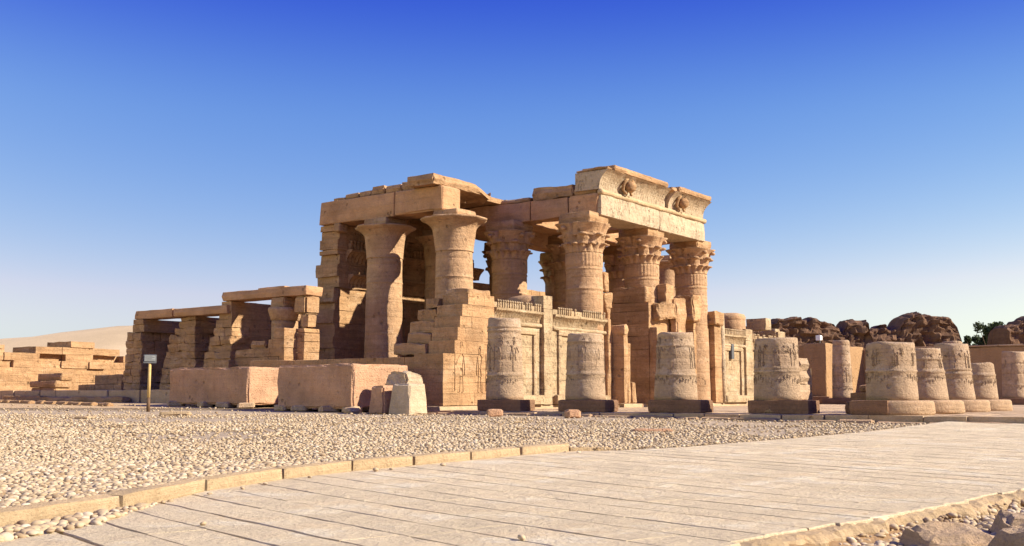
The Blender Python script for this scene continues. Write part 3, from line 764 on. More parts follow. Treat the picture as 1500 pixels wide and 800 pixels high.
m.wall('v', -9.9, -8.4, 1.93, 4.2, lambda z: (25.62, 28), .7, 1.4, 93, amp=.06, erode=.02); m.block(-9.3, -8.5, 22.3, 24.0, 5.0, 5.6, .3, .05, .15, 3)
hl(m, 'low_wall'); m = MB()
m.wall('v', -12.2, -11.0, 1.93, 3.2, lambda z: (36, 42.7 - 3.6*(z-2)), .5, 1.6, 94, amp=.06, erode=.02)
hl(m, 'low_wall', raw=True)

# ------------------------------------------------------------------ freestanding columns of the forecourt
def reliefs(z0, z1, rad, seed, nfig=7):
    m = MB(); rr = random.Random(seed); H_ = z1-z0
    def on(a, z, k=.008): r = rad(z) + k; return (math.cos(a)*r, math.sin(a)*r, z)
    for k in range(nfig):
        a0 = 2*math.pi*k/nfig + rr.uniform(-.1, .1); fl = rr.choice([-1, 1]); wdt = 1.05*H_*.46/rad(z0)
        for st in FIG:
            if rr.random() < .2: continue
            pts = []
            for (p, q) in zip(st, st[1:]):
                for i in range(4):
                    t = i/4; pts.append((p[0]+(q[0]-p[0])*t, p[1]+(q[1]-p[1])*t))
            pts.append(st[-1])
            m.tube([on(a0 + fl*(x-.5)*wdt, z0 + y*H_) for x, y in pts], .019, 4)
        for j in range(5):      # small signs beside the head
            a = a0 + wdt*.62 + rr.uniform(-.12, .12); z = z0 + H_*rr.uniform(.62, .98)
            m.tube([on(a, z), on(a+.06, z+.05), on(a+.1, z-.05)], .014, 4)
    return m
def forecolumn(name, u, v, zb, zt, r0, r1, label, seed, plinth='square', z0=.71, mat='drum', bands=(), extra=None, figs=True, group='broken round columns of the forecourt'):
    P = thing('broken_column', label, 'column', W(u, v, z0), ANG, group)
    h = zt - z0; hb = zb - z0
    prof = shaft_prof(hb, h-.12, r0, r1, 1.02, seed, bands=[hb+x for x in bands]); prof += [(h-.03, r1*.985), (h, r1*.93)]
    m = MB(); m.lathe(prof, 64, amp=.05, seed=seed, freq=.9)
    # uneven broken top
    for i, p in enumerate(m.v):
        if p[2] > h-.14: m.v[i] = (p[0], p[1], p[2] + .10*noise.noise(Vector((p[0]*1.3+seed, p[1]*1.3, seed))))
    sh = m.build('shaft', M[mat], P)
    if figs:
        def rad(z): return r0 + (r1-r0)*(z-hb)/(h-hb)
        top = min(h-.25, hb+3.35)
        if top - hb > 1.7: reliefs(hb+1.45, top, rad, seed).build('carved_figures', M[mat], sh)
        q = MB(); rr = random.Random(seed)      # band of small signs low on the shaft
        for k in range(46):
            a = 2*math.pi*k/46; z = hb + .95 + rr.uniform(-.12, .12); r = rad(z)+.006
            q.tube([(math.cos(a)*r, math.sin(a)*r, z-.12), (math.cos(a+.03)*r, math.sin(a+.03)*r, z+.1), (math.cos(a+.08)*r, math.sin(a+.08)*r, z+rr.uniform(-.1, .1))], .013, 4)
        q.build('carved_band', M[mat], sh)
    if plinth == 'square':
        q = MB(); q.block(-1.2, .2, -1.9, .95, -.01, hb-.004, .45, .015, .035, seed); q.build('plinth', M['plinth'], P)
        q = MB(); q.lathe([(0, r0+.28), (hb-.08, r0+.26), (hb-.006, r0+.2)], 40, .15, -.1, amp=.04, seed=seed); q.build('base', M['plinthpale'], P)
    elif plinth == 'round':
        q = MB(); q.lathe([(-.02, r0+.62), (.1, r0+.66), (hb-.1, r0+.62), (hb-.02, r0+.56), (hb-.004, r0+.4)], 56, amp=.05, seed=seed); q.build('base', M['plinthpale'], P)
    elif plinth == 'both':
        q = MB(); q.lathe([(-.02, r0+.62), (.1, r0+.66), (hb-.1, r0+.62), (hb-.02, r0+.56), (hb-.004, r0+.4)], 56, amp=.03, seed=seed); q.build('base', M['plinthpale'], P)
        q = MB(); q.block(-1.78, -.6, -.35, 1.3, -.01, hb+.004, .4, .015, .03, seed); q.build('plinth', M['plinth'], P)
    elif plinth == 'slab':
        q = MB(); q.block(-1.5, 1.3, -1.5, 1.5, -.01, hb-.004, .5, .02, .04, seed); q.build('plinth', M['plinth'], P)
    return P
def rowA(i): # i = 0 at the corner column
    return (-16.93, -28.6 + 5.17*i) 
# (base centres worked out from the columns' pixel positions in the image)
ax, ay = toUV(.243*50, 50.)
S = 5.17
forecolumn('', ax, ay+3*S, 1.31, 5.68, 1.03, .87, 'broken round column on a dark plinth, the one nearest the stepped left end of the temple front', 2, bands=(3.9, 3.7, 1.3))
forecolumn('', ax, ay+2*S, 1.31, 4.66, 1.03, .90, 'broken round column on a dark plinth, in front of the cobra frieze and left of the first gateway', 3, bands=(2.95, 1.3))
forecolumn('', ax, ay+1*S, 1.31, 4.55, 1.05, .86, 'smooth-fronted broken column on a dark plinth, standing before the pier between the two gateways', 4, bands=(2.6, 1.2))
pA = forecolumn('', ax, ay, 1.31, 4.12, 1.08, .95, 'wide broken column with large carved figures and a rough masonry scar on its right side', 5, bands=(1.45, 1.3))
m = MB()
for (z0, z1, e) in ((.6, 1.3, 1.38), (1.31, 1.95, 1.34), (1.96, 2.5, 1.26)):
    m.block(.25, .25+e, -1.0, -.1, z0, z1, .3, .07, .14, z0)
m.build('masonry_scar', M['drum'], pA)
forecolumn('', ax, ay-S, 1.31, 3.76, 1.08, 1.0, 'stout corner column, widest of the row, on a dark block and a pale round base', 6, plinth='both', bands=(1.25,))
forecolumn('', ax+S, ay-S+.05, 1.31, 3.70, 1.05, .80, 'broken column with a smooth repaired pale band around its top, on a pale round base', 7, plinth='round', bands=(1.9, 1.3))
forecolumn('', ax+2*S, ay-S+.05, 1.31, 4.12, 1.04, .82, 'tall broken column with upright grooved carving near its top, third in the row on round bases', 8, plinth='round', bands=(1.5, 1.3))
forecolumn('', ax+3*S, ay-S+.05, 1.31, 3.25, 1.04, .86, 'shortest broken column, at the right end of the row on round bases', 9, plinth='round', bands=(1.3,))
BL = ['slim far column standing alone before the sunlit mud wall', 'far column almost hidden behind the stout corner column', 'far column whose pale drum rises behind the tall grooved column',
      'far broken column beside the right edge, half shaded, on a dark slab']
for i, (zt, r0, r1) in enumerate(((6.85, .98, .8), (6.2, .95, .8), (6.45, 1.0, .88), (5.4, 1.05, .92))):
    v = 0
    u, v = toUV(32.1 + 4.18*i, 106 - 3.03*i)
    forecolumn('', u, v, 1.3, zt, r0, r1, BL[i], 12+i, plinth='slab', figs=(i in (0, 3)), mat='drum', group='far columns of the forecourt')

# stepped stone remains left of the corner column and by the far columns
o = thing('broken_wall', 'small stepped remnant of dark masonry just left of the stout corner column', 'wall', W(ax+.9, ay-S+1.75, .71), ANG)
m = MB(); m.block(-.4, .5, -.5, .55, -.01, .55, .3, .04, .05, 1); m.block(-.4, .45, -.5, .25, .551, .95, .3, .04, .05, 2); m.block(-.35, .4, -.5, -.1, .951, 1.3, .3, .04, .05, 3)
m.build('masonry', M['plinth'], o)

# ------------------------------------------------------------------ fallen blocks on the gravel
def fallen(label, u, v, zg, L, Wd, Hh, rz, seed, mat='block', extra=None, amp=.07, erode=.14, warp=None):
    o = thing('stone_block', label, 'stone block', W(u, v, zg), ANG + rz, 'great fallen blocks before the temple')
    m = MB(); m.block(0, Wd, 0, L, 0, Hh, .35, amp, erode, seed, warp=warp)
    if extra: extra(m)
    m.build('block', M[mat], o); return o
def ex(m):
    m.block(2.55, 4.3, .8, 3.6, .25, 2.35, .3, .14, .4, 3)
fallen('huge squared reddish block, the nearer and right-hand one, with a rough broken right face', -22.5, .42, .80, 5.9, 4.5, 2.42, 0, 3)
fallen('huge squared reddish block with a crumbling upper edge, beside the yellow sign post', -21.1, 10.4, .98, 7.6, 3.6, 2.25, 0, 4)
def smallstone(name, label, cat, loc, dims, rz, seed, mat='boulder', amp=.06, erode=.1, taper=0., group=None):
    m = MB(); 
    tp = (lambda p: [p[0]*(1-taper*p[2]/dims[2]), p[1]*(1-taper*p[2]/dims[2]), p[2]]) if taper else None
    m.block(-dims[0]/2, dims[0]/2, -dims[1]/2, dims[1]/2, 0, dims[2], min(dims)/6 if min(dims) > .3 else .15, amp, erode, seed, taper=tp, smooth=False)
    o = m.build(name, M[mat]); place(o, loc, rz); return tag(o, label, cat, group)
smallstone('stone_chunk', 'pale tapering stone chunk with tooth-like chisel marks, right of the huge block', 'stone', (-5.3, 55.9, .5), (1.5, 1.5, 1.62), ANG, 5, 'pale', .04, .1, .22)
smallstone('stone_chunk', 'shaded stone chunk with slanted sunlit top, between the huge block and the pale chunk', 'stone', (-6.65, 56.6, .52), (1.2, 1.1, 1.5), ANG, 6, 'block', .06, .14, .16)
smallstone('stone_chunk', 'rounded pale boulder end resting behind the two upright chunks', 'stone', (-5.75, 58.6, .55), (1.8, 1.6, 2.2), ANG, 16, 'pale', .24, .55, .2)
sup = [(-22.2, .8, 'flat support stone wedged under the near corner of the right huge block'), (-22.3, 2.4, 'grey wedge under the middle of the right huge block'), (-22.2, 4.6, 'rounded support stone under the left half of the right huge block'), (-22.2, 6.1, 'round stone in the gap between the two huge blocks'),
       (-20.9, 10.8, 'thin stone under the near corner of the left huge block'), (-20.9, 12.6, 'small wedge under the middle of the left huge block'), (-20.9, 14.6, 'squarish support stone under the left huge block near its end'), (-20.9, 17.4, 'wide dark support stone under the far left end of the left huge block'),
       (-20.6, -.05, 'rounded cobble under the rough right face of the right huge block'), (-22.85, .1, 'white-topped cobble lying before the right huge block')]
for i, (u, v, lb) in enumerate(sup):
    p = W(u, v); x, y = p.x, p.y; g = base_h(x, y) - .05
    smallstone('support_stone', lb, 'stone', (x, y, g), (.7+.3*((i*7) % 3)/2, 1.0, .36 if i < 8 else .3), ANG+i, 20+i, 'boulder', .05, .1, 0, 'stones propping the huge blocks')
def gpt(px, d): x = (px-750)/1590*d/1.006; return (x, d)
for i, (px, d, dims, lb, mt, rz) in enumerate(((955, 37, (1.35, .5, .17), 'reddish flat stone bar lying alone on the gravel right of centre', 'block', .05), (725, 52.5, (.75, .5, .38), 'rounded pinkish stone at the foot of the leftmost dark plinth', 'block', .2),
      (839, 51.5, (.7, .5, .4), 'small squared stone lying at the foot of the second dark plinth', 'block', .3), (258, 53, (1.5, .4, .25), 'long broken stone slab lying on gravel below the yellow sign post', 'kerb', .0),
      (118, 50, (1.3, .6, .14), 'low cracked slab half buried in gravel at far left', 'kerb', -.3), (758, 44, (.45, .35, .1), 'small thin stone on the gravel in the middle', 'kerb', .4))):
    x, y = gpt(px, d); smallstone('loose_stone', lb, 'stone', (x, y, gravel_h(x, y)-.04), dims, rz, 40+i, mt, .03, .07)

# ------------------------------------------------------------------ kerb stones along the path
KP = [(-7.05, 9.4), (-5.9, 12.3), (-5.19, 14.75), (-4.78, 17.3), (-4.02, 19.4), (-3.05, 21.1), (-1.98, 22.48), (-.88, 24.02), (.24, 25.55), (1.42, 26.95), (2.5, 27.35)]
KL = ['kerb stone at the far left, half buried by spilled pebbles', 'kerb stone whose foot is covered by a ribbon of pebbles', 'long pale kerb stone just right of the pebble spill', 'kerb stone with a pebble at its foot before a dark open joint',
      'yellowish kerb stone in the middle of the kerb line', 'smooth kerb stone between the yellowish one and the streaked one', 'kerb stone with slanting grain streaks', 'kerb stone second from the right end of the kerb', 'last full kerb stone, at the right end of the kerb', 'low worn kerb stump fading into the gravel']
for i, (a, b_) in enumerate(zip(KP, KP[1:])):
    L = math.hypot(b_[0]-a[0], b_[1]-a[1]); rz = math.atan2(b_[1]-a[1], b_[0]-a[0])
    m = MB(); hh = .205 if i < 9 else .11
    def wp(p, i=i, L=L):
        if i == 9 and p[2] > .1: p[2] -= .10*p[0]/L
        return p
    m.block(.015, L-.02, -.0, .36, -.18, hh, .16, .012, .035, 60+i, warp=wp)
    o = m.build('kerb_stone', M['kerb']); place(o, (a[0], a[1], path_h(*a)), rz)
    o.rotation_euler.y = -math.atan2(path_h(*b_)-path_h(*a), L)
    tag(o, KL[i], 'kerb stone', 'kerb stones between gravel and path')
# broken footing along the right edge of the path
m = MB(); pr = [(-.25, -.03), (-.05, -.025), (.05, -.03), (.13, -.06), (.17, -.12), (.19, -.2), (.24, -.27), (.40, -.33), (-.25, -.34)]
vs = []; fs = []; k = len(pr); cnt = 0
for (a, b_) in zip(PATH_R[1:7], PATH_R[2:8]):
    L = math.hypot(b_[0]-a[0], b_[1]-a[1]); n = int(L/.07); tx, ty = (b_[0]-a[0])/L, (b_[1]-a[1])/L
    for i in range(n):
        t = i/n; x = a[0]+(b_[0]-a[0])*t; y = a[1]+(b_[1]-a[1])*t; z = path_h(x, y)
        wob = .16*noise.noise(Vector((x*1.3, y*1.3, 4))) + .07*noise.noise(Vector((x*5, y*5, 1)))
        for j, (o_, h) in enumerate(pr):
            q = nz((x+o_*ty, y-o_*tx, h), 4.5, 3)*.055 + nz((x+o_*ty, y-o_*tx, h), 13, 5)*.018
            oo = o_ + (wob if o_ > 0 else 0)
            vs.append((x + ty*oo + q.x, y - tx*oo + q.y, z + h + (q.z if h < -.028 else 0)))
        cnt += 1
for i in range(cnt-1):
    for j in range(k): fs.append((i*k+j, i*k+(j+1) % k, (i+1)*k+(j+1) % k, (i+1)*k+j))
m.add(vs, fs); o = m.build('path_footing', M['kerb']); o['kind'] = 'structure'
# boulders at lower right
def boulder(label, x, y, dims, rz, seed, z=0.):
    m = MB(); m.block(-dims[0]/2, dims[0]/2, -dims[1]/2, dims[1]/2, 0, dims[2], .06, .13, .07, seed, warp=lambda p: [p[0]*(1-.18*p[2]/dims[2]), p[1]*(1-.25*p[2]/dims[2]), p[2] + .02*noise.noise(Vector((p[0]*9, p[1]*9, seed)))])
    o = m.build('boulder', M['boulder']); place(o, (x, y, gravel_h(x, y)-.06+z), rz); o.rotation_euler.x = .04
    tag(o, label, 'boulder', 'boulders beside the path')
boulder('flat-topped angular boulder with a white scratch, lying on pebbles right of the path edge', 5.05, 12.75, (1.0, .72, .30), .15, 3)
boulder('dark shaded boulder cut by the lower right corner of the photo', 5.75, 12.0, (1.0, .85, .40), .5, 5)
boulder('tan boulder at the right edge behind the dark corner boulder', 6.55, 13.6, (1.2, .8, .36), -.3, 7)

# ------------------------------------------------------------------ pebbles (uncountable)
def ico(sub):
    bm = bmesh.new(); bmesh.ops.create_icosphere(bm, subdivisions=sub, radius=1)
    v = np.array([tuple(x.co) for x in bm.verts]); f = np.array([[q.index for q in x.verts] for x in bm.faces]); bm.free(); return v, f
def pebbles():
    rng = np.random.default_rng(3); P = []
    def scatter(x0, x1, y0, y1, sp, r0, r1, sub, cond, keep=1.):
        xs = np.arange(x0, x1, sp); ys = np.arange(y0, y1, sp)
        X, Y = np.meshgrid(xs, ys); X = X + rng.uniform(-.45, .45, X.shape)*sp; Y = Y + rng.uniform(-.45, .45, Y.shape)*sp
        for x, y in zip(X.ravel(), Y.ravel()):
            if abs(x) > y*.52 + 1.0: continue
            if keep < 1 and rng.random() > keep: continue
            if y > 19 and noise.noise(Vector((x*.16, y*.16, 7))) + .45*noise.noise(Vector((x*.7, y*.7, 3))) > .30 - .006*(y-19) and rng.random() < .85: continue
            if cond(x, y): P.append((x, y, (path_h(x, y) if -.95 < path_side(x, y) < 0 else gravel_h(x, y)), r0*.75 + (r1*1.2-r0*.75)*rng.random()**1.7, sub))
    gl = lambda x, y: path_side(x, y) > .42 - .4*sst(1.5, 3, x) and toUV(x, y)[0] < -19.15
    scatter(-13, 5, 8.5, 21.1, .066, .026, .056, 2, gl)
    scatter(-17, 8, 21, 30.2, .078, .026, .050, 1, gl)
    scatter(-24, 17, 30, 42.3, .118, .034, .062, 1, gl, .9)
    scatter(-30, 20, 42, 54.5, .17, .036, .064, 1, gl, .5)
    scatter(-36, 12, 54, 72, .42, .04, .07, 1, gl, .45)
    # spilled ribbon below the kerb at the left
    scatter(-7.3, -4.6, 9, 16, .085, .04, .07, 2, lambda x, y: -(.75*(1-sst(12.5, 15.6, y)) + .05) < path_side(x, y) < 0, .9)
    # pebbles beside the boulders
    scatter(1.8, 12, 10., 22, .08, .03, .06, 2, lambda x, y: right_side(x, y) > .25 and noise.noise(Vector((x*.7, y*.7, 5))) > (-.3 if x > 3.9 else .05) - .5*(y > 14.0))
    # a few on the path
    for (x, y) in ((-3.6, 12.9), (-2.6, 21.0), (-2.35, 21.4), (1.6, 26.4), (1.3, 26.6), (-4.55, 16.6), (-4.3, 17.6), (-4.1, 18.3), (-3.6, 19.6), (.1, 11.6), (-1.4, 22.3)):
        P.append((x, y, path_h(x, y)+.01, rng.uniform(.03, .06), 2))
    V = []; Fc = []; off = 0
    base = {s: ico(s) for s in (1, 2)}
    for s in (1, 2):
        v, f = base[s]; sel = np.array([p[:4] for p in P if p[4] == s]); n = len(sel)
        if not n: continue
        a = rng.uniform(0, 2*np.pi, n); sx = rng.uniform(.85, 1.35, n); sy = rng.uniform(.7, 1.05, n); szz = rng.uniform(.35, .7, n)
        tx = rng.uniform(-.5, .5, n)
        q = np.repeat(v[None], n, 0)*(1 + rng.uniform(-.10, .10, (n, len(v), 1)))
        q[:, :, 0] *= sx[:, None]; q[:, :, 1] *= sy[:, None]; q[:, :, 2] *= szz[:, None]
        y2 = q[:, :, 1]*np.cos(tx)[:, None] - q[:, :, 2]*np.sin(tx)[:, None]; z2 = q[:, :, 1]*np.sin(tx)[:, None] + q[:, :, 2]*np.cos(tx)[:, None]
        x3 = q[:, :, 0]*np.cos(a)[:, None] - y2*np.sin(a)[:, None]; y3 = q[:, :, 0]*np.sin(a)[:, None] + y2*np.cos(a)[:, None]
        r = sel[:, 3][:, None]; lift = rng.uniform(.1, .9, n)*sel[:, 3]
        out = np.stack([x3*r + sel[:, 0][:, None], y3*r + sel[:, 1][:, None], z2*r + (sel[:, 2] + lift*.6)[:, None]], -1).reshape(-1, 3)
        ff = (f[None] + (np.arange(n)*len(v))[:, None, None]).reshape(-1, 3) + off
        off += len(out); V.append(out); Fc.append(ff)
    V = np.concatenate(V); Fc = np.concatenate(Fc)
    me = bpy.data.meshes.new('pebbles'); me.vertices.add(len(V)); me.vertices.foreach_set('co', V.astype('f').ravel())
    me.loops.add(len(Fc)*3); me.loops.foreach_set('vertex_index', Fc.astype('i').ravel())
    me.polygons.add(len(Fc)); me.polygons.foreach_set('loop_start', np.arange(0, len(Fc)*3, 3, dtype='i')); me.polygons.foreach_set('use_smooth', np.ones(len(Fc), bool))
    me.update(calc_edges=True); me.validate(); me.materials.append(M['pebble'])
    o = bpy.data.objects.new('pebbles', me); COL.objects.link(o); tag(o, 'pale rounded river pebbles covering the ground beside the path', 'pebbles', kind='stuff')
    print('pebbles', len(P), 'faces', len(Fc))
pebbles()

# ------------------------------------------------------------------ sign on a post
x, y = gpt(218, 60); g = gravel_h(x, y)
S_ = thing('info_sign', 'small pale information sign in a grey frame on a yellow post', 'sign', (x, y, g), .25)
m = MB(); m.lathe([(.75, .085), (2.62, .08)], 14); m.build('post', M['post'], S_)
m = MB(); m.lathe([(-.1, .10), (.75, .095)], 14); m.build('post_foot', M['postdark'], S_)
m = MB()
tl = lambda p: [p[0], p[1]*1 + (p[2]-2.85)*.25, p[2]]
m.block(-.35, .35, -.06, .05, 2.62, 3.11, .2, .004, .012, 1, warp=tl); sp = m.build('panel', M['signframe'], S_)
m = MB(); m.block(-.29, .29, -.09, -.055, 2.74, 3.06, .2, .002, .01, 2, warp=tl); m.build('sign_face', M['signface'], sp)
m = MB()
for k in range(4): m.block(-.25, .25 - .12*(k % 2), -.098, -.092, 2.80+.07*k, 2.815+.07*k, .1, .001, .001, 3, warp=tl)
m.build('lettering', M['ink'], sp)
# white flood lamp on the mud wall
wl = W(44.5, -.6, 6.85)

# ------------------------------------------------------------------ right: plastered mud walls, ruins, trees
E1 = thing('enclosure_wall', 'plain mud plaster wall with a square corner and a sunlit return, behind the slim far column', 'wall', W(44, -1, 0), ANG)
def smooth_wall(m, x0, x1, y0, y1, z1, seed): m.block(x0, x1, y0, y1, 0, z1, 1.2, .05, .06, seed)
m = MB(); smooth_wall(m, 0, 1.0, -.2, 9, 6.8, 1); smooth_wall(m, 1.02, 12, -.25, .8, 6.85, 2); m.build('wall', M['mudwall'], E1)
m = MB(); m.block(-.35, 1.2, -.45, 1.9, 0, 6.9, .8, .03, .05, 3); m.build('buttress', M['mudwall'], E1)
m = MB(); m.block(-1.0, -.2, -.9, 9, .7, 1.45, .8, .04, .08, 4); m.build('plinth', M['plinth'], E1)
E2 = thing('enclosure_wall', 'long shaded mud wall with a pale coping, below the dark trees at the right', 'wall', W(56, -1.2, 0), ANG)
m = MB(); smooth_wall(m, 0, 1.2, -60, 0, 6.55, 3); m.build('wall', M['mudwall'], E2)
m = MB(); m.block(-.12, 1.3, -60, -.3, 6.56, 6.78, 1.5, .03, .04, 4); m.build('coping', M['plinthpale'], E2)
o = thing('flood_lamp', 'small white flood lamp on top of the mud wall', 'lamp', wl, ANG)
m = MB(); m.block(-.35, .35, -.15, .35, .3, .85, .2, .005, .04, 2); m.build('lamp_head', M['white'], o)
m = MB(); m.block(-.08, .08, 0, .12, 0, .32, .2, .002, .01, 3); m.build('bracket', M['signframe'], o)

def mudruin(label, pts, D0, thick, seed, slope=0.):
    """ridge of eroded mud brick: pts = (x, top z) at depth D0, with rough steep faces"""
    xs0, xs1 = pts[0][0], pts[-1][0]; n = int((xs1-xs0)/.35); mcols = 30
    vs = []; fs = []
    prof = [(-.62, 0), (-.52, .2), (-.47, .45), (-.45, .7), (-.43, .88), (-.40, .97), (-.2, 1.), (.2, 1.), (.35, .97), (.40, .85), (.45, .5), (.5, 0)]
    P2 = []
    for (a, b_) in zip(prof, prof[1:]):
        for i in range(7): P2.append((a[0]+(b_[0]-a[0])*i/7, a[1]+(b_[1]-a[1])*i/7))
    P2.append(prof[-1]); k = len(P2)
    for i in range(n+1):
        x = xs0 + (xs1-xs0)*i/n; zt = lerp_pts(x, pts) + .45*round(2*noise.noise(Vector((x*.33, seed, 1)))) * .5 + .25*noise.cell(Vector((x*.9, seed, 2)))
        for (t, h) in P2:
            p = Vector((x, t*thick, h*zt)); nzv = noise.fractal(Vector((x*.22+seed, p.y*.22, p.z*.22)), .8, 2.2, 6)
            n2 = noise.ridged_multi_fractal(Vector((x*.35, p.y*.35+seed, p.z*.5)), .9, 2.1, 4, .9, 2.)
            d = nzv*.38 + .42*(noise.cell(Vector((x*.55, p.z*.8, seed)))-.5) + .2*(noise.cell(Vector((x*1.5, p.z*2.2, seed+3)))-.5) + .3*noise.noise(Vector((x*.6, p.y*.2+seed, p.z*1.9))) +   .2*noise.noise(Vector((x*1.7, p.y*1.7, p.z*1.7+seed))) + .12*noise.noise(Vector((x*4., p.y*4, p.z*4))) + (n2-1.)*.12
            sg = -1 if t < 0 else 1
            yy = p.y + sg*(d*1.0) - (slope*(1-h)*5 if t < 0 else 0)
            zz = p.z + (d*.35 if h > .9 else d*.15)
            vs.append((p.x + d*.25, yy, zz))
    for i in range(n):
        for j in range(k-1): fs.append((i*k+j, (i+1)*k+j, (i+1)*k+j+1, i*k+j+1))
    fs.append(tuple(range(k))); fs.append(tuple(n*k+j for j in range(k))[::-1])
    m = MB(); m.add(vs, fs); return m
def pxz(px, py, D): 
    a = (px-750)/1590; c_, s_ = math.cos(math.atan(180/1590)), math.sin(math.atan(180/1590)); kk = (400-py)/1590
    q = D/(c_-s_*kk); return (a*q, 1.5 + q*(s_+c_*kk))
D0 = 150
ol = [(1085, 488), (1100, 478), (1112, 470), (1135, 467), (1165, 465), (1200, 466), (1212, 471), (1232, 478), (1239, 478), (1243, 466), (1256, 465), (1270, 467), (1274, 479), (1300, 475), (1318, 473), (1324, 463), (1345, 459), (1370, 457), (1384, 461), (1394, 469), (1401, 478), (1405, 500)]
m = mudruin('', [(pxz(a, b_, D0)[0], pxz(a, b_, D0)[1]) for a, b_ in ol], D0, 9, 3, .35)
o = m.build('mudbrick_ruin', M['mud']); place(o, (0, D0+3, 0)); tag(o, 'long eroded dark mud-brick ruin with a stub tower on its ridge, behind the forecourt columns', 'ruin')
D1 = 140
ol = [(1474, 503), (1475, 484), (1477, 474), (1488, 469), (1500, 465), (1540, 460), (1600, 470), (1640, 500)]
m = mudruin('', [(pxz(a, b_, D1)[0], pxz(a, b_, D1)[1]) for a, b_ in ol], D1, 8, 9, 0)
o = m.build('mudbrick_ruin', M['mud']); place(o, (0, D1+3, 0)); tag(o, 'dark mud-brick ruin cut by the right edge of the photo, beside the trees', 'ruin')
def tree(label, px, D, zc, spread, n, seed, name='bushy_tree'):
    x = pxz(px, 500, D)[0]; rr = random.Random(seed)
    o = thing(name, label, 'tree', (x, D, 0.5), 0)
    m = MB(); lim = []
    m.tube([(0, 0, 0), (.15, .1, zc*.35), (.1, 0, zc*.7), (.3, .1, zc)], [.28, .22, .16, .07], 8)
    cl = []
    for k in range(9):
        a = rr.uniform(0, 6.28); e = (math.cos(a)*spread*rr.uniform(.4, .9), math.sin(a)*spread*rr.uniform(.4, .9), zc*rr.uniform(.72, 1.12))
        m.tube([(.1, 0, zc*.5), (e[0]*.5, e[1]*.5, zc*.75), e], [.11, .07, .03], 5); cl.append(e)
    m.build('trunk', M['bark'], o)
    vs = []; fs = []
    cl += [(rr.uniform(-.8, .8)*spread, rr.uniform(-.8, .8)*spread, zc*rr.uniform(.6, 1.1)) for _ in range(10)]
    for c in cl:
        rc = spread*rr.uniform(.22, .42)
        for _ in range(n):
            d = Vector((rr.gauss(0, 1), rr.gauss(0, 1), rr.gauss(0, .8))); d = d.normalized()*rc*rr.random()**.45
            p = Vector(c) + d; s_ = rr.uniform(.13, .26)
            a = Vector((rr.gauss(0, 1), rr.gauss(0, 1), rr.gauss(0, 1))).normalized()*s_; b_ = a.cross(Vector((rr.gauss(0, 1), rr.gauss(0, 1), rr.gauss(0, 1)))).normalized()*s_*.5
            i = len(vs); vs += [tuple(p-a), tuple(p+b_), tuple(p+a), tuple(p-b_)]; fs.append((i, i+1, i+2, i+3))
    q = MB(); q.add(vs, fs); q.build('crown', M['leaf'], o); return o
tree('dark green tree rising above the mud wall, touching the right-hand ruin', 1455, 150, 9.6, 2.3, 260, 3)
tree('low pale green bush showing over the mud wall, left of the dark tree', 1422, 160, 8.6, 1.7, 220, 5)
tree('small green bush peeping over the mud wall between the ruin and the other bush', 1438, 158, 8.3, 1.6, 180, 7)

# ------------------------------------------------------------------ left: ruined enclosure wall and blocks
Lw = thing('ruined_wall', 'long sunlit ruined stone wall with an irregular stepped top at the far left', 'wall', W(-8, 50, 0), ANG)
m = MB(); rr = random.Random(17)
def topz(u): # height of the wall along it
    return lerp_pts(u, [(-40, 6.2), (-15, 6.3), (-11, 6.1), (-9.1, 6.0), (-8.5, 6.8), (-6.2, 6.8), (-5.6, 6.3), (-3, 6.1), (-1, 5.6), (6, 5.4)])
z = 1.4; k = 0
while z < 7.4:
    h = rr.uniform(.5, .72); u = -40 + (k % 2)*.7
    while u < 8:
        L = rr.uniform(1.4, 3.0); um = u + L/2; t = topz(um)
        t = min(topz(q) + .8*noise.noise(Vector((q*.6, 3.3, 1))) for q in (u+.1, um, u+L-.1))
        if z + h < t + .12:
            back = max(0, (z-3.8)*.30) + (rr.uniform(-.5, .9) if z > 3.6 and rr.random() < .5 else 0)
            if True:
                m.block(u+8, u+8+L-.003, back + rr.uniform(-.008, .008), 4.2, z, z+h-.001, .7, .05, .008, 17)
        u += L
    z += h; k += 1
m.build('masonry', M['temple'], Lw)
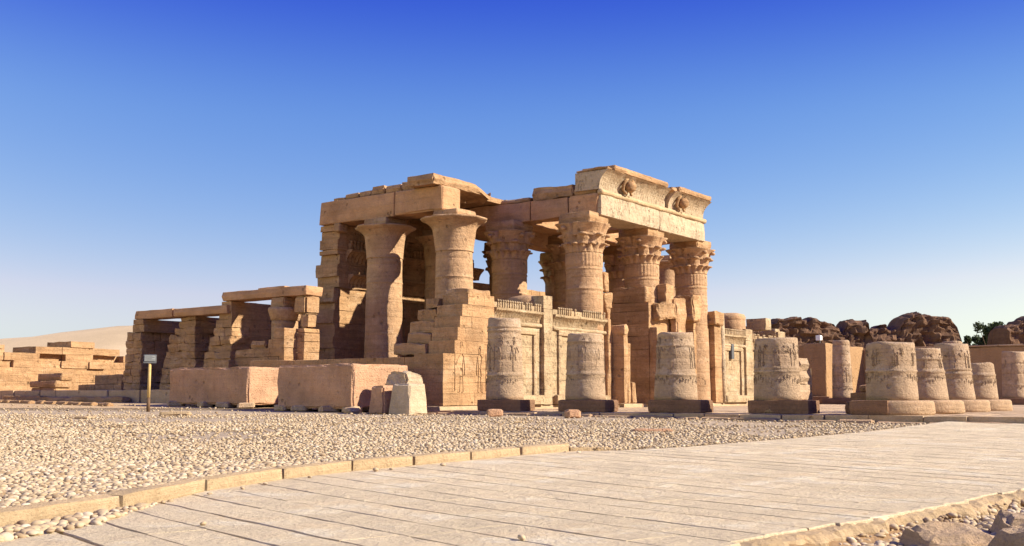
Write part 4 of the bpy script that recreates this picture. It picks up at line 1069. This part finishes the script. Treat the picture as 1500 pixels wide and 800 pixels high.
def pile(label, pts, group=None):
    u0, v0 = pts[0][0], pts[0][2]
    o = thing('stone_pile', label, 'stones', W(u0, v0, 0), ANG, 'stacked blocks before the ruined wall')
    for i, (u, u2, v, v2, z0, z1) in enumerate(pts):
        m = MB(); m.block(u-u0, u2-u0, v-v0, v2-v0, z0, z1, .35, .05, .09, u+z1+i); m.build('block', M['temple'], o)
    return o
pile('stacked squared blocks with a shaded lower course before the long ruined wall', [(-13.5, -11.6, 43.6, 48.2, 1.0, 1.75), (-13.2, -11.8, 43.8, 47.4, 1.76, 2.2), (-13.3, -11.8, 43.6, 47.6, 2.21, 2.75), (-12.9, -11.7, 43.5, 47.0, 2.76, 3.4)])
pile('low pale blocks in front of the stacked blocks at the far left', [(-16.2, -14.6, 43.0, 47.2, .8, 1.75), (-16.0, -14.6, 47.3, 50.2, .8, 1.6), (-15.6, -14.4, 49.0, 50.8, 1.61, 2.2)])
pile('rough blocks cut by the left edge of the photo, below the ruined wall', [(-15.0, -13.6, 51.5, 55, .9, 1.7), (-14.5, -13.4, 52.0, 55, 1.71, 2.5)])
pile('low dark step of blocks leading up to the rear hall', [(-17.9, -17.05, 27.5, 38.5, .9, 1.45), (-17.6, -16.4, 38.6, 44.0, .9, 1.5)])
# kerb row on the sand at the far left
rr = random.Random(9); KR = []
v = 20.5
i = 0
while v < 49:
    L = rr.uniform(.9, 1.6); p = W(-23.5, v)
    m = MB(); m.block(-.25, .25, 0, L-.12, -.12, .22, .2, .04, .07, v)
    o = m.build('edging_stone', M['temple']); place(o, (p.x, p.y, base_h(p.x, p.y)-.02), ANG + rr.uniform(-.05, .05))
    tag(o, 'rough shaded edging stone in the low row on the sand at the far left', 'edging stone', 'edging stones in a row at the far left'); v += L + (.0 if rr.random() > .2 else .5)
# kerb stones along the forecourt edge
v = -33.5
while v < -1:
    L = rr.uniform(1.2, 2.6); p = W(-19.25, v)
    m = MB(); m.block(-.3, .22, 0, L-.05, -.2, .10+rr.uniform(-.03, .03), .3, .03, .06, v)
    o = m.build('edging_stone', M['plinthpale']); place(o, (p.x, p.y, base_h(p.x, p.y)), ANG)
    tag(o, 'worn edging stone in the row between gravel and forecourt', 'edging stone', 'edging stones along the forecourt'); v += L
